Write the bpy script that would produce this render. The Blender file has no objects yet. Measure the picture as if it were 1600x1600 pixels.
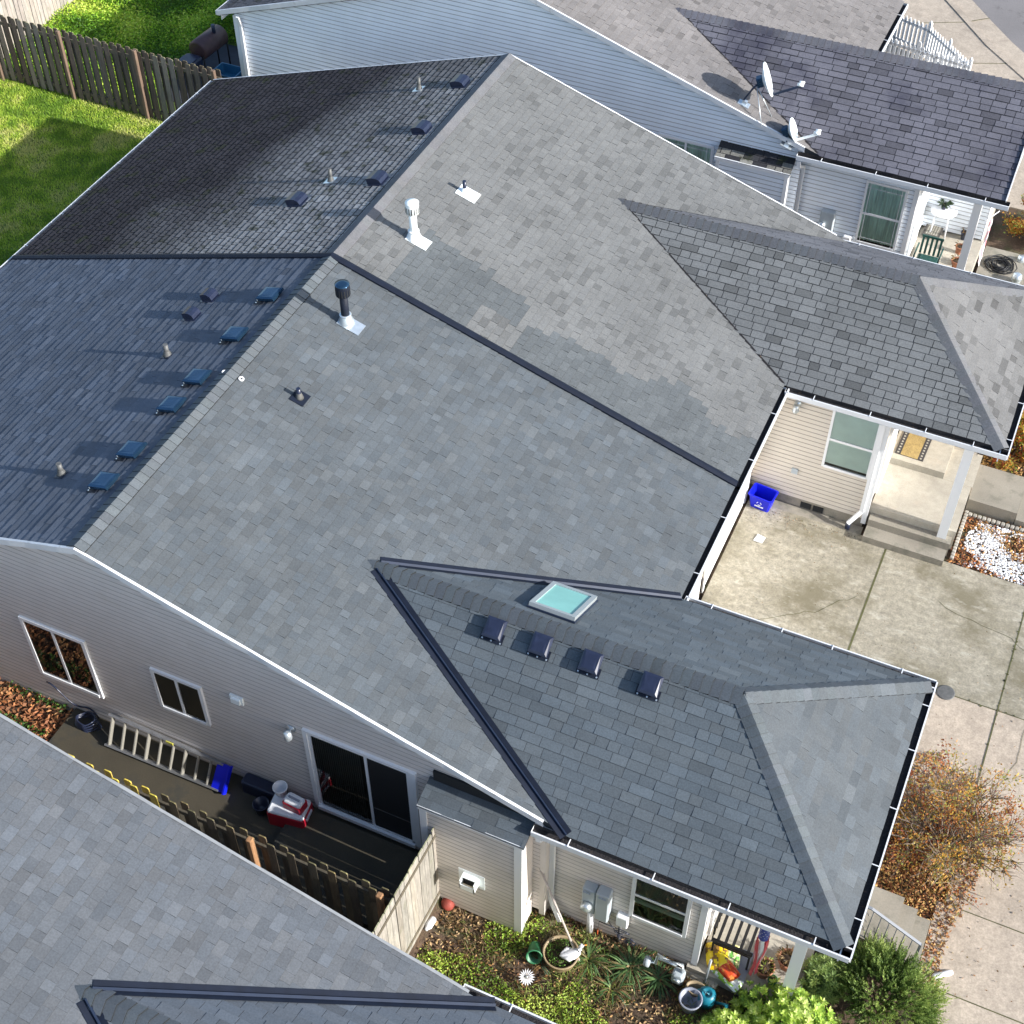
import bpy, math, random
from mathutils import Vector, Matrix, noise as mnoise
random.seed(7)
SC = bpy.context.scene
COL = SC.collection
# ---------------------------------------------------------------- camera
CP = Vector((11.0151, -9.4699, 20.5197))
FW = Vector((-0.282813, 0.617818, -0.733701)).normalized()
RT = Vector((0.909930, 0.414760, -0.001491)).normalized()
UP = RT.cross(FW) * -1
UP = Vector((-0.303389, 0.668038, 0.679471)).normalized()
FPX = 2243.56
cd = bpy.data.cameras.new('camera'); cam = bpy.data.objects.new('camera', cd); COL.objects.link(cam)
cd.sensor_width = 36.0; cd.lens = FPX / 1600 * 36; cd.clip_end = 800; cd.clip_start = .1
M3 = Matrix((RT, UP, -FW)).transposed()
cam.matrix_world = Matrix.Translation(CP) @ M3.to_4x4()
SC.camera = cam
# ---------------------------------------------------------------- light
SUN_EL, SUN_AZ = math.radians(24.3), math.radians(-1.5)
w = bpy.data.worlds.new('World'); SC.world = w; w.use_nodes = True
nt = w.node_tree; bg = nt.nodes['Background']
sky = nt.nodes.new('ShaderNodeTexSky'); sky.sky_type = 'NISHITA'; sky.sun_disc = False
sky.sun_elevation = SUN_EL; sky.sun_rotation = math.pi / 2 - SUN_AZ
sky.air_density = 1.0; sky.dust_density = 1.0; sky.ozone_density = 1.0
nt.links.new(sky.outputs[0], bg.inputs[0]); bg.inputs[1].default_value = 0.15
sd = bpy.data.lights.new('sun', 'SUN'); sd.energy = 4.7; sd.angle = math.radians(.6); sd.color = (1, .972, .93)
sun = bpy.data.objects.new('sun', sd); COL.objects.link(sun)
sdir = Vector((math.cos(SUN_EL) * math.cos(SUN_AZ), math.cos(SUN_EL) * math.sin(SUN_AZ), math.sin(SUN_EL)))
sun.rotation_euler = sdir.to_track_quat('Z', 'Y').to_euler(); sun.location = sdir * 60
SC.view_settings.view_transform = 'Standard'; SC.view_settings.look = 'None'
SC.view_settings.gamma = 1; SC.view_settings.exposure = 0.82
SC.render.engine = 'CYCLES'
# ---------------------------------------------------------------- place finding: a pixel of the 1600 px photograph on a real plane
def hit(px, py, n, d):
    n = Vector(n); r = FW + (px - 800) / FPX * RT - (py - 800) / FPX * UP
    return CP + r * ((d - CP.dot(n)) / r.dot(n))
def ax(px, py, v): return hit(px, py, (1, 0, 0), v)
def ay(px, py, v): return hit(px, py, (0, 1, 0), v)
def az(px, py, v): return hit(px, py, (0, 0, 1), v)
R = random.random
def U(a, b): return a + (b - a) * random.random()
# ---------------------------------------------------------------- mesh builder
OFF = {}
class MB:
    def __init__(s, M=None):
        s.v = []; s.f = []; s.c = []; s.sm = []; s.M = M or Matrix.Identity(4); s.col = (1, 1, 1); s.has = False
    def color(s, c): s.col = c; s.has = True; return s
    def face(s, pts, col=None, smooth=False):
        n = len(s.v)
        for p in pts: s.v.append(s.M @ Vector(p))
        s.f.append(tuple(range(n, n + len(pts)))); s.c.append(col or s.col); s.sm.append(smooth)
    def grid(s, rings, closed=True, cap0=False, cap1=False, smooth=True):
        n0 = len(s.v); m = len(rings[0])
        for r in rings:
            for p in r: s.v.append(s.M @ Vector(p))
        for i in range(len(rings) - 1):
            for j in range(m if closed else m - 1):
                k = (j + 1) % m
                s.f.append((n0 + i * m + j, n0 + i * m + k, n0 + (i + 1) * m + k, n0 + (i + 1) * m + j)); s.c.append(s.col); s.sm.append(smooth)
        if cap0: s.f.append(tuple(n0 + j for j in reversed(range(m)))); s.c.append(s.col); s.sm.append(False)
        if cap1: s.f.append(tuple(n0 + (len(rings) - 1) * m + j for j in range(m))); s.c.append(s.col); s.sm.append(False)
    def box(s, lo, hi, L=None):
        x0, y0, z0 = lo; x1, y1, z1 = hi
        P = [Vector(p) for p in ((x0, y0, z0), (x1, y0, z0), (x1, y1, z0), (x0, y1, z0), (x0, y0, z1), (x1, y0, z1), (x1, y1, z1), (x0, y1, z1))]
        if L is not None: P = [L @ p for p in P]
        for q in ((3, 2, 1, 0), (4, 5, 6, 7), (0, 1, 5, 4), (1, 2, 6, 5), (2, 3, 7, 6), (3, 0, 4, 7)): s.face([P[i] for i in q])
    def cbox(s, c, d, L=None):
        s.box([c[i] - d[i] / 2 for i in range(3)], [c[i] + d[i] / 2 for i in range(3)], L)
    def bev(s, lo, hi, b, L=None):
        """box with chamfered vertical edges and top"""
        x0, y0, z0 = lo; x1, y1, z1 = hi
        def ring(i, z): return [(x0 + i + b, y0 + i, z), (x1 - i - b, y0 + i, z), (x1 - i, y0 + i + b, z), (x1 - i, y1 - i - b, z), (x1 - i - b, y1 - i, z), (x0 + i + b, y1 - i, z), (x0 + i, y1 - i - b, z), (x0 + i, y0 + i + b, z)]
        rs = [ring(0, z0), ring(0, z1 - b), ring(b * .4, z1 - b * .3), ring(b, z1)]
        if L is not None: rs = [[L @ Vector(p) for p in r] for r in rs]
        s.grid(rs, cap0=True, cap1=True, smooth=False)
    def bar(s, a, b, w, h, up=(0, 0, 1)):
        a = Vector(a); b = Vector(b); d = b - a; l = d.length; d.normalize(); u = Vector(up)
        if abs(d.dot(u)) > .98: u = Vector((1, 0, 0))
        x = d.cross(u).normalized(); y = x.cross(d)
        m = Matrix((x, d, y)).transposed().to_4x4(); m = Matrix.Translation(a) @ m
        s.box((-w / 2, 0, -h / 2), (w / 2, l, h / 2), m)
    def tube(s, pts, r, n=8, cap=True):
        pts = [Vector(p) for p in pts]; rings = []; rr = r if isinstance(r, (list, tuple)) else [r] * len(pts)
        ref = Vector((0, 0, 1))
        for i, p in enumerate(pts):
            d = (pts[min(i + 1, len(pts) - 1)] - pts[max(i - 1, 0)]).normalized()
            if abs(d.dot(ref)) > .95: ref = Vector((1, .1, 0)).normalized()
            x = d.cross(ref).normalized(); y = x.cross(d)
            rings.append([p + (x * math.cos(t) + y * math.sin(t)) * rr[i] for t in [2 * math.pi * j / n for j in range(n)]])
        s.grid(rings, cap0=cap, cap1=cap)
    def lathe(s, prof, c=(0, 0, 0), n=20, L=None, cap=True):
        rings = []
        for r, z in prof:
            ring = [Vector((c[0] + r * math.cos(2 * math.pi * j / n), c[1] + r * math.sin(2 * math.pi * j / n), c[2] + z)) for j in range(n)]
            if L is not None: ring = [L @ p for p in ring]
            rings.append(ring)
        s.grid(rings, cap0=cap, cap1=cap)
    def ball(s, c, r, n=10, sq=(1, 1, 1)):
        rings = [[(c[0] + sq[0] * r * math.sin(a) * math.cos(2 * math.pi * j / n), c[1] + sq[1] * r * math.sin(a) * math.sin(2 * math.pi * j / n), c[2] + sq[2] * r * math.cos(a)) for j in range(n)] for a in [math.pi * (i + .02) / (n // 2 + .04) for i in range(n // 2 + 1)]]
        s.grid(rings)
    def build(s, name, mat, parent=None, **kw):
        me = bpy.data.meshes.new(name); o = bpy.data.objects.new(name, me); COL.objects.link(o)
        off = OFF.get(parent.name, Vector((0, 0, 0))) if parent else Vector((0, 0, 0))
        if parent: o.parent = parent
        else:
            if kw.get('origin') is not None: off = Vector(kw['origin']); o.location = off
        OFF[o.name] = off
        me.from_pydata([tuple(v - off) for v in s.v], [], s.f)
        me.polygons.foreach_set('use_smooth', s.sm)
        if s.has:
            a = me.color_attributes.new('Col', 'FLOAT_COLOR', 'CORNER'); buf = []
            for f, c in zip(s.f, s.c): buf += (list(c) + [1.0]) * len(f)
            a.data.foreach_set('color', buf)
        me.materials.append(mat); me.update()
        for k in ('label', 'category', 'group', 'kind'):
            if kw.get(k): o[k] = kw[k]
        return o
def thing(name, loc, label, cat, group=None):
    o = bpy.data.objects.new(name, None); COL.objects.link(o); o.location = loc; o.empty_display_size = .2
    o['label'] = label; o['category'] = cat
    if group: o['group'] = group
    OFF[o.name] = Vector(loc); return o
def copy_tree(o, parent=None):
    c = o.copy(); COL.objects.link(c); c.parent = parent; OFF[c.name] = OFF.get(o.name, Vector((0, 0, 0)))
    for ch in list(o.children): copy_tree(ch, c)
    return c
# ---------------------------------------------------------------- materials
def pm(name, col=(.5, .5, .5), rough=.6, metal=0, nz=None, bump=None, attr=False, spec=.5, nz2=None, coat=0, amul=False):
    """Principled with noise variation. nz=(scale, amount, detail), nz2=(scale, colour to mix, lo, hi)"""
    m = bpy.data.materials.new(name); m.use_nodes = True; t = m.node_tree; N = t.nodes; Lk = t.links
    b = N['Principled BSDF']; b.inputs['Roughness'].default_value = rough; b.inputs['Metallic'].default_value = metal
    b.inputs['Specular IOR Level'].default_value = spec
    if coat: b.inputs['Coat Weight'].default_value = coat
    tc = N.new('ShaderNodeTexCoord')
    if attr:
        a = N.new('ShaderNodeAttribute'); a.attribute_name = 'Col'; cur = a.outputs['Color']
    else:
        rgb = N.new('ShaderNodeRGB'); rgb.outputs[0].default_value = (*col, 1); cur = rgb.outputs[0]
    if amul:
        a = N.new('ShaderNodeAttribute'); a.attribute_name = 'Col'; mu = N.new('ShaderNodeVectorMath'); mu.operation = 'MULTIPLY'; Lk.new(cur, mu.inputs[0]); Lk.new(a.outputs['Color'], mu.inputs[1]); cur = mu.outputs[0]
    for z in (nz if isinstance(nz, list) else [nz] if nz else []):
        n = N.new('ShaderNodeTexNoise'); n.inputs['Scale'].default_value = z[0]; n.inputs['Detail'].default_value = z[2] if len(z) > 2 else 4
        src = tc.outputs['Object']
        if len(z) > 3:
            mp = N.new('ShaderNodeMapping'); mp.inputs['Scale'].default_value = z[3]; Lk.new(src, mp.inputs[0]); src = mp.outputs[0]
        Lk.new(src, n.inputs['Vector'])
        mr = N.new('ShaderNodeMapRange'); mr.inputs[1].default_value = .25; mr.inputs[2].default_value = .75
        mr.inputs[3].default_value = 1 - z[1]; mr.inputs[4].default_value = 1 + z[1]
        Lk.new(n.outputs[0], mr.inputs[0])
        mx = N.new('ShaderNodeVectorMath'); mx.operation = 'SCALE'; Lk.new(cur, mx.inputs[0]); Lk.new(mr.outputs[0], mx.inputs['Scale']); cur = mx.outputs[0]
    for z in (nz2 or []):
        n = N.new('ShaderNodeTexNoise'); n.inputs['Scale'].default_value = z[0]; n.inputs['Detail'].default_value = 6; n.inputs['Roughness'].default_value = .65
        src = tc.outputs['Object']
        if len(z) > 4:
            mp = N.new('ShaderNodeMapping'); mp.inputs['Scale'].default_value = z[4]; Lk.new(src, mp.inputs[0]); src = mp.outputs[0]
        Lk.new(src, n.inputs['Vector'])
        mr = N.new('ShaderNodeMapRange'); mr.inputs[1].default_value = z[2]; mr.inputs[2].default_value = z[3]; mr.inputs[4].default_value = z[5] if len(z) > 5 else 1
        Lk.new(n.outputs[0], mr.inputs[0])
        mx = N.new('ShaderNodeMix'); mx.data_type = 'RGBA'; Lk.new(mr.outputs[0], mx.inputs[0]); Lk.new(cur, mx.inputs[6]); mx.inputs[7].default_value = (*z[1], 1); cur = mx.outputs[2]
    Lk.new(cur, b.inputs['Base Color'])
    if bump:
        n = N.new('ShaderNodeTexNoise'); n.inputs['Scale'].default_value = bump[0]; n.inputs['Detail'].default_value = 5; Lk.new(tc.outputs['Object'], n.inputs['Vector'])
        bp = N.new('ShaderNodeBump'); bp.inputs['Strength'].default_value = bump[1]; bp.inputs['Distance'].default_value = bump[2] if len(bump) > 2 else .01
        Lk.new(n.outputs[0], bp.inputs['Height']); Lk.new(bp.outputs[0], b.inputs['Normal'])
    return m
def leafmat(name, tr=.35):
    m = pm(name, attr=True, rough=.55, nz=(60, .15, 2)); t = m.node_tree; b = t.nodes['Principled BSDF']; out = t.nodes['Material Output']
    tl = t.nodes.new('ShaderNodeBsdfTranslucent'); mx = t.nodes.new('ShaderNodeMixShader'); mx.inputs[0].default_value = tr
    a = [n for n in t.nodes if n.type == 'ATTRIBUTE'][0]; t.links.new(a.outputs['Color'], tl.inputs[0])
    t.links.new(b.outputs[0], mx.inputs[1]); t.links.new(tl.outputs[0], mx.inputs[2]); t.links.new(mx.outputs[0], out.inputs[0]); return m
def glassmat(name, tint=(.92, .96, .95), ior=1.5):
    m = bpy.data.materials.new(name); m.use_nodes = True; t = m.node_tree; t.nodes.remove(t.nodes['Principled BSDF']); out = t.nodes['Material Output']
    tr = t.nodes.new('ShaderNodeBsdfTransparent'); tr.inputs[0].default_value = (*tint, 1); g = t.nodes.new('ShaderNodeBsdfGlossy'); g.inputs['Roughness'].default_value = .02
    fr = t.nodes.new('ShaderNodeFresnel'); fr.inputs[0].default_value = ior; mx = t.nodes.new('ShaderNodeMixShader')
    t.links.new(fr.outputs[0], mx.inputs[0]); t.links.new(tr.outputs[0], mx.inputs[1]); t.links.new(g.outputs[0], mx.inputs[2]); t.links.new(mx.outputs[0], out.inputs[0]); return m
MAT = dict(
    shingle=pm('asphalt_shingle', attr=True, rough=.92, nz=[(45, .17, 3), (.9, .10, 4), (2.5, .06, 4, (.3, 2.5, .3))], bump=(160, .5, .004), spec=.25),
    shingle_old=pm('weathered_shingle', attr=True, rough=.95, nz=[(38, .2, 3), (.9, .12, 4)], bump=(120, .6, .005), spec=.2),
    shingle_moss=pm('mossy_shingle', attr=True, rough=.97, nz=[(30, .3, 3), (1.2, .2, 4)], bump=(90, .7, .008), spec=.15, nz2=[(3.2, (.035, .04, .018), .55, .66, (1, 1, 1), .75)]),
    shingle_stain=pm('stained_shingle', attr=True, rough=.93, nz=[(38, .2, 3), (.8, .15, 4)], bump=(120, .6, .005), spec=.2, nz2=[(.55, (.045, .045, .07), .52, .68, (1, 1.2, 1), .85), (.35, (.035, .035, .06), .5, .62, (1, 1, 1), .6)]),
    taupe=pm('taupe_siding', (.68, .63, .59), .6, amul=True, nz=[(3, .05, 3), (40, .03, 2)], nz2=[(1.3, (.42, .36, .28), .55, .8, (1, 1, 2), .4)]),
    taupe2=pm('taupe_trim', (.58, .54, .50), .6, nz=(3, .05, 3)),
    rakegrey=pm('grey_drip_edge', (.22, .23, .24), .6, nz=(5, .15, 3)),
    beige=pm('beige_siding', (.66, .60, .52), .6, amul=True, nz=[(3, .05, 3), (40, .03, 2)]),
    blue=pm('pale_blue_siding', (.84, .89, .95), .55, amul=True, nz=[(2, .05, 3)]),
    white=pm('white_paint', (.74, .75, .76), .45, nz=(4, .05, 4)),
    whited=pm('dirty_white_paint', (.66, .67, .68), .6, nz=(5, .08, 4), nz2=[(5, (.25, .23, .2), .58, .75, (1, 1, 1), .7)]),
    vinyl=pm('white_vinyl', (.8, .81, .82), .35),
    flash=pm('dark_metal_flashing', (.006, .010, .022), .65, .0, spec=.3, nz=(6, .25, 4)),
    flashblue=pm('slate_valley_metal', (.014, .024, .05), .45, .1, nz=(6, .2, 4)),
    black=pm('black_plastic', (.018, .024, .05), .3, nz=(12, .2, 3)),
    skytintmetal=pm('sky_tinted_black_metal', (.03, .075, .135), .2, .7, nz=(6, .15, 3)),  # black metal with the blue sky reflection put into its base colour
    debris=pm('gutter_debris', (.022, .02, .022), .95, nz=(30, .5, 4), nz2=[(14, (.10, .06, .03), .6, .72)], bump=(40, 1, .02)),
    galv=pm('galvanised_metal', (.62, .68, .72), .35, .7, nz=(10, .12, 4)),
    whitemetal=pm('white_coated_metal', (.85, .9, .9), .35),
    grey=pm('grey_enamel', (.42, .47, .5), .45, nz=(8, .06, 3)),
    lead=pm('dull_lead', (.13, .13, .125), .6, .3, nz=(18, .25, 3)),
    dark=pm('dark_interior', (.012, .014, .016), .8),
    glass=glassmat('window_glass'),
    skyglass=pm('skylight_acrylic', (.22, .50, .46), .22, nz=[(5, .06, 4), (1.2, .08, 2)], coat=.3),
    screen=pm('insect_screen', (.01, .011, .013), .7),
    curtain=pm('green_curtain', (.66, .86, .76), .8, nz=(26, .35, 2, (1, 0, .05))),
    blind=pm('pale_green_blind', (.70, .82, .76), .6, nz=(4, .06, 2)),
    blindslat=pm('blind_slats', (.34, .40, .36), .5),
    concrete=pm('weathered_concrete', (.315, .285, .22), .85, nz=[(.5, .15, 6), (3, .16, 6, (1, 3.5, 1)), (11, .22, 6), (34, .25, 3)], nz2=[(.8, (.15, .13, .08), .46, .64, (1, 1, 1), .85), (2.4, (.52, .49, .41), .56, .7, (1, 2.2, 1), .5), (7, (.16, .15, .11), .6, .7, (1, 1, 1), .5)], bump=(60, .2, .005)),
    walk=pm('warm_concrete', (.42, .35, .275), .85, nz=[(.5, .12, 6), (4, .13, 6), (14, .14, 5), (40, .2, 3)], nz2=[(1.6, (.25, .205, .16), .52, .72, (1, 1, 1), .55), (8, (.2, .16, .12), .66, .74, (1, 1, 1), .5)], bump=(60, .2, .005)),
    porch=pm('pale_porch_concrete', (.40, .365, .30), .8, nz=[(1.5, .15, 5), (9, .12, 4), (50, .12, 3)], nz2=[(2.2, (.42, .33, .25), .55, .75, (1, 1, 1), .6)]),
    step=pm('grey_step_concrete', (.27, .245, .20), .85, nz=[(2, .15, 5), (40, .1, 2)], nz2=[(3, (.12, .12, .09), .52, .7, (1, 1, 1), .7)]),
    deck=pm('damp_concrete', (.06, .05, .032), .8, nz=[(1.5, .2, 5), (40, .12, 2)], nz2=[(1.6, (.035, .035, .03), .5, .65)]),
    asphalt=pm('road_asphalt', (.20, .185, .18), .9, nz=[(.8, .1, 6), (60, .15, 2)], nz2=[(2.2, (.07, .06, .055), .58, .72, (1, 1, 1), .7)]),
    soil=pm('soil', (.085, .055, .035), .95, nz=[(3, .3, 6), (30, .35, 4)], bump=(20, .8, .03), nz2=[(2.2, (.05, .07, .02), .5, .65, (1, 1, 1), .6)]),
    turf=pm('turf_soil', (.11, .17, .025), .95, nz=[(2, .3, 6), (30, .3, 4)], bump=(20, .8, .03)),
    joint=pm('mossy_joint', (.09, .09, .035), .95, nz=(6, .4, 3)),
    wood=pm('weathered_boards', attr=True, rough=.85, nz=[(9, .3, 5, (3, 3, .35)), (40, .15, 3, (2, 2, .2))], nz2=[(5, (.10, .12, .03), .6, .75, (1, 1, .6), .5)], bump=(30, .5, .006)),
    leaf=leafmat('leaf'), litter=pm('dry_leaf_litter', attr=True, rough=.8),
    bark=pm('bark', (.13, .095, .06), .9, nz=(20, .3, 4)), twig=pm('grey_twig', (.22, .17, .13), .85, nz=(20, .2, 3)),
    stone=pm('white_pebble', attr=True, rough=.7), col=pm('painted_surface', attr=True, rough=.55, nz=(20, .06, 3)),
    colgl=pm('glossy_paint', attr=True, rough=.25), iron=pm('black_iron', (.02, .02, .022), .5, .4),
    alu=pm('aluminium', (.45, .46, .48), .4, .75, nz=(9, .15, 3)), rust=pm('brown_grill_metal', (.10, .055, .055), .5, .2, nz=(7, .2, 3)),
)
# ---------------------------------------------------------------- polygon clipping
def clip(poly, a, b, c):
    """keep a*u+b*v<=c"""
    out = []; n = len(poly)
    for i in range(n):
        p, q = poly[i], poly[(i + 1) % n]; dp = a * p[0] + b * p[1] - c; dq = a * q[0] + b * q[1] - c
        if dp <= 0: out.append(p)
        if (dp < 0 < dq) or (dq < 0 < dp):
            t = dp / (dp - dq); out.append((p[0] + t * (q[0] - p[0]), p[1] + t * (q[1] - p[1])))
    return out
def clip_rect(poly, u0, u1, v0, v1):
    for a, b, c in ((1, 0, u1), (-1, 0, -u0), (0, 1, v1), (0, -1, -v0)):
        poly = clip(poly, a, b, c)
        if len(poly) < 3: return []
    return poly
def frame3(O, Ud, Vd, mirror_n_up=True):
    Ud = Vector(Ud).normalized(); Vd = Vector(Vd).normalized(); N = Ud.cross(Vd)
    if N.z < 0: N = -N
    return Vector(O), Ud, Vd, N
def shingles(mb, pts, udir, vdir, colf, expo=.143, tw=(.16, .34), th=(.005, .011), gap=.0, deck=(.03, .03, .035), deckth=.12, deckcol=None, gapv=None):
    gapv = gap * .6 if gapv is None else gapv
    """pts: world polygon of the slope, first point = lower corner; lapped tabs as real geometry"""
    O, u, v, N = frame3(pts[0], udir, vdir)
    P2 = [((Vector(p) - O).dot(u), (Vector(p) - O).dot(v)) for p in pts]
    n = len(pts)
    for k in range(n):
        a, b = Vector(pts[k]), Vector(pts[(k + 1) % n])
        mb.face([a - N * .0, b - N * .0, b - N * deckth, a - N * deckth], deckcol or deck)
    mb.face(pts, deck); mb.face([Vector(p) - N * deckth for p in reversed(pts)], (.5, .5, .5))
    v0 = min(p[1] for p in P2); v1 = max(p[1] for p in P2); r = 0; vv = v0
    while vv < v1:
        row = clip_rect(P2, -1e3, 1e3, vv, vv + expo)
        if row:
            u0 = min(p[0] for p in row); u1 = max(p[0] for p in row); uu = u0 - R() * .3
            while uu < u1:
                wd = U(*tw); hi = R() < .45; h0 = th[1] if hi else th[0]; h0 += U(0, .0015)
                q = clip_rect(row, uu + gap / 2, uu + wd - gap / 2, vv, vv + expo - gapv)
                if len(q) >= 3:
                    c = colf(uu + wd / 2, vv + expo / 2, hi)
                    top = [O + u * a + v * b + N * (h0 * (1 - .88 * (b - vv) / expo)) for a, b in q]
                    mb.face(top, c)
                    for i in range(len(q)):
                        j = (i + 1) % len(q)
                        if abs(q[i][1] - (vv + expo)) < 1e-4 and abs(q[j][1] - (vv + expo)) < 1e-4: continue
                        A = O + u * q[i][0] + v * q[i][1]; B = O + u * q[j][0] + v * q[j][1]
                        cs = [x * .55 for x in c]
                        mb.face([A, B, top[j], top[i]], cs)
                uu += wd
        vv += expo; r += 1
def siding(mb, pts, udir, expo=.105, th=.014, col=None):
    """lapped horizontal siding on a vertical polygon; N is chosen towards -y or +x"""
    u = Vector(udir).normalized(); v = Vector((0, 0, 1)); N = u.cross(v)
    if N.y > .5 or N.x < -.5: N = -N
    O = Vector(pts[0]); P2 = [((Vector(p) - O).dot(u), (Vector(p) - O).dot(v)) for p in pts]
    mb.face(pts)
    vv = min(p[1] for p in P2); v1 = max(p[1] for p in P2); mb.has = True
    while vv < v1:
        for t0, t1, o0, o1, cc in ((0, .80, 1.0, .75, (1, 1, 1)), (.80, 1.0, .75, .0, (.46, .44, .42))):  # top ledge coloured darker: painted lap shadow line, with some settled dirt
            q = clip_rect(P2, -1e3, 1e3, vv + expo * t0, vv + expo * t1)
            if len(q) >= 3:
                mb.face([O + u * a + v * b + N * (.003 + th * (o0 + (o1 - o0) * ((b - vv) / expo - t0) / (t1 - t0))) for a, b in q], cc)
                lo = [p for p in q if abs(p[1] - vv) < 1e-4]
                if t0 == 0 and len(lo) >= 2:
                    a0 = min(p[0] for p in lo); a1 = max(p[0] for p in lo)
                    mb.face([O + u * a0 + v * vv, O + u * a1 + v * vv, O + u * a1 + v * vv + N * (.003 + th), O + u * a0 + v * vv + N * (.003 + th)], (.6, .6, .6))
        vv += expo
def caps(mb, a, b, s1, s2, colf, expo=.145, w=.15, lift=.012, soft=False):
    """ridge/hip cap shingles from a (low end) to b; s1,s2: directions down the two slopes"""
    a, b = Vector(a), Vector(b); d = b - a; L = d.length; d.normalize(); s1 = Vector(s1).normalized(); s2 = Vector(s2).normalized()
    up = (-(s1 + s2)); up = Vector((0, 0, 1)) if up.length < .05 else up.normalized()
    if up.z < 0: up = -up
    if soft: lift = .004
    t = 0
    while t < L:
        e = min(expo + .01, L - t); c = colf()
        p0 = a + d * t + up * (.012 + lift); p1 = a + d * (t + e) + up * .012
        def sec(p, l): return [p + s1 * w - up * .006, p + s1 * w * .6 + up * .004, p + s1 * w * .22 + up * .014, p + up * .018, p + s2 * w * .22 + up * .014, p + s2 * w * .6 + up * .004, p + s2 * w - up * .006]
        S0 = sec(p0, 0); S1 = sec(p1, 0)
        for i in range(6): mb.face([S0[i], S0[i + 1], S1[i + 1], S1[i]], c, False)
        B0 = [q - up * (lift + .014) for q in S0]; B1 = [q - up * .014 for q in S1]
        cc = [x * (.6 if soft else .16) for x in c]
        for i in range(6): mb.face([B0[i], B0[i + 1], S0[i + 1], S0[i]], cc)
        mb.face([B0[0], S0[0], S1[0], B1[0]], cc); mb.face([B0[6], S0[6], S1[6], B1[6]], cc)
        t += expo
# ---------------------------------------------------------------- house numbers shared by the row
Z0 = 3.17; H = 5.553; WF = 7.489; WB = 7.396; K = .3182; A0 = -.03; A1 = 4.55; X1 = 11.386; KW = .5734; KH = .5746; LY = 7.26
HW = (A1 - A0) / 2; RZ = Z0 + KW * HW; RY = A0 + HW; AX = (H - RZ) / K; EX = X1 - (RZ - Z0) / KH
def F(px, py): return hit(px, py, (K, 0, 1), H)
def B(px, py): return hit(px, py, (-K, 0, 1), H)
def WN(px, py): return hit(px, py, (0, -KW, 1), Z0 - KW * A0)
def WFp(px, py): return hit(px, py, (0, KW, 1), Z0 + KW * A1)
def jit(c, a, t=0):
    s = 1 + U(-a, a); return (c[0] * s * (1 + U(-t, t)), c[1] * s, c[2] * s * (1 + U(-t, t)))
def new_col(base):
    pal = [.87, .94, .97, .98, 1.0, 1.0, 1.02, 1.05, 1.08, 1.17]
    def f(u, v, hi):
        s = random.choice(pal) * (1.03 if hi else .96); t = U(-.025, .025)
        return (base[0] * s * (1 + t), base[1] * s, base[2] * s * (1 - t))
    return f
C_NEW = (.100, .112, .121); C_NB = (.092, .109, .122)
def old_front(u, v, hi):
    # v metres up from the eave, u metres from the far gable; replaced band beside the party line
    n = mnoise.noise(Vector((u * .5, v * .5, 3)))
    edge = 6.05 + .45 * mnoise.noise(Vector((v * .9, 1, 0))) + (.25 if v > 6.2 else 0)
    strip = (u > edge and v < 2.2) or (6.3 + .5 * n < u and 2.2 < v < 4.4) or (u > 5.6 + n and 5.3 < v < 6.8) or (4.6 < v < 5.3 and 5.9 < u < 6.6)
    if strip: c = (.109, .119, .124); a = .08
    else: c = (.155, .158, .156); a = .05
    s = 1 + U(-a, a)
    if not strip and R() < .13 + .12 * n: s *= .8
    return (c[0] * s, c[1] * s, c[2] * s)
def old_back(u, v, hi):
    top = 7.76; t = min(1, max(0, (v - 3.4 + 1.6 * mnoise.noise(Vector((u * .45, v * .45, 0))) + (u - 3.5) * .42) / 3.6))
    s = 1 + U(-.16, .16); a = (.042, .038, .042); b = (.27, .27, .27)
    m = t * U(.7, 1.0); return tuple((a[i] + (b[i] - a[i]) * m) * s for i in range(3))
def old_wing(base, dk=.12):
    def f(u, v, hi):
        s = 1 + U(-.09, .09) + .1 * mnoise.noise(Vector((u * .6, v * .6, 9)))
        if R() < dk: s *= U(.62, .8)
        return tuple(c * s for c in base)
    return f
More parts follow.
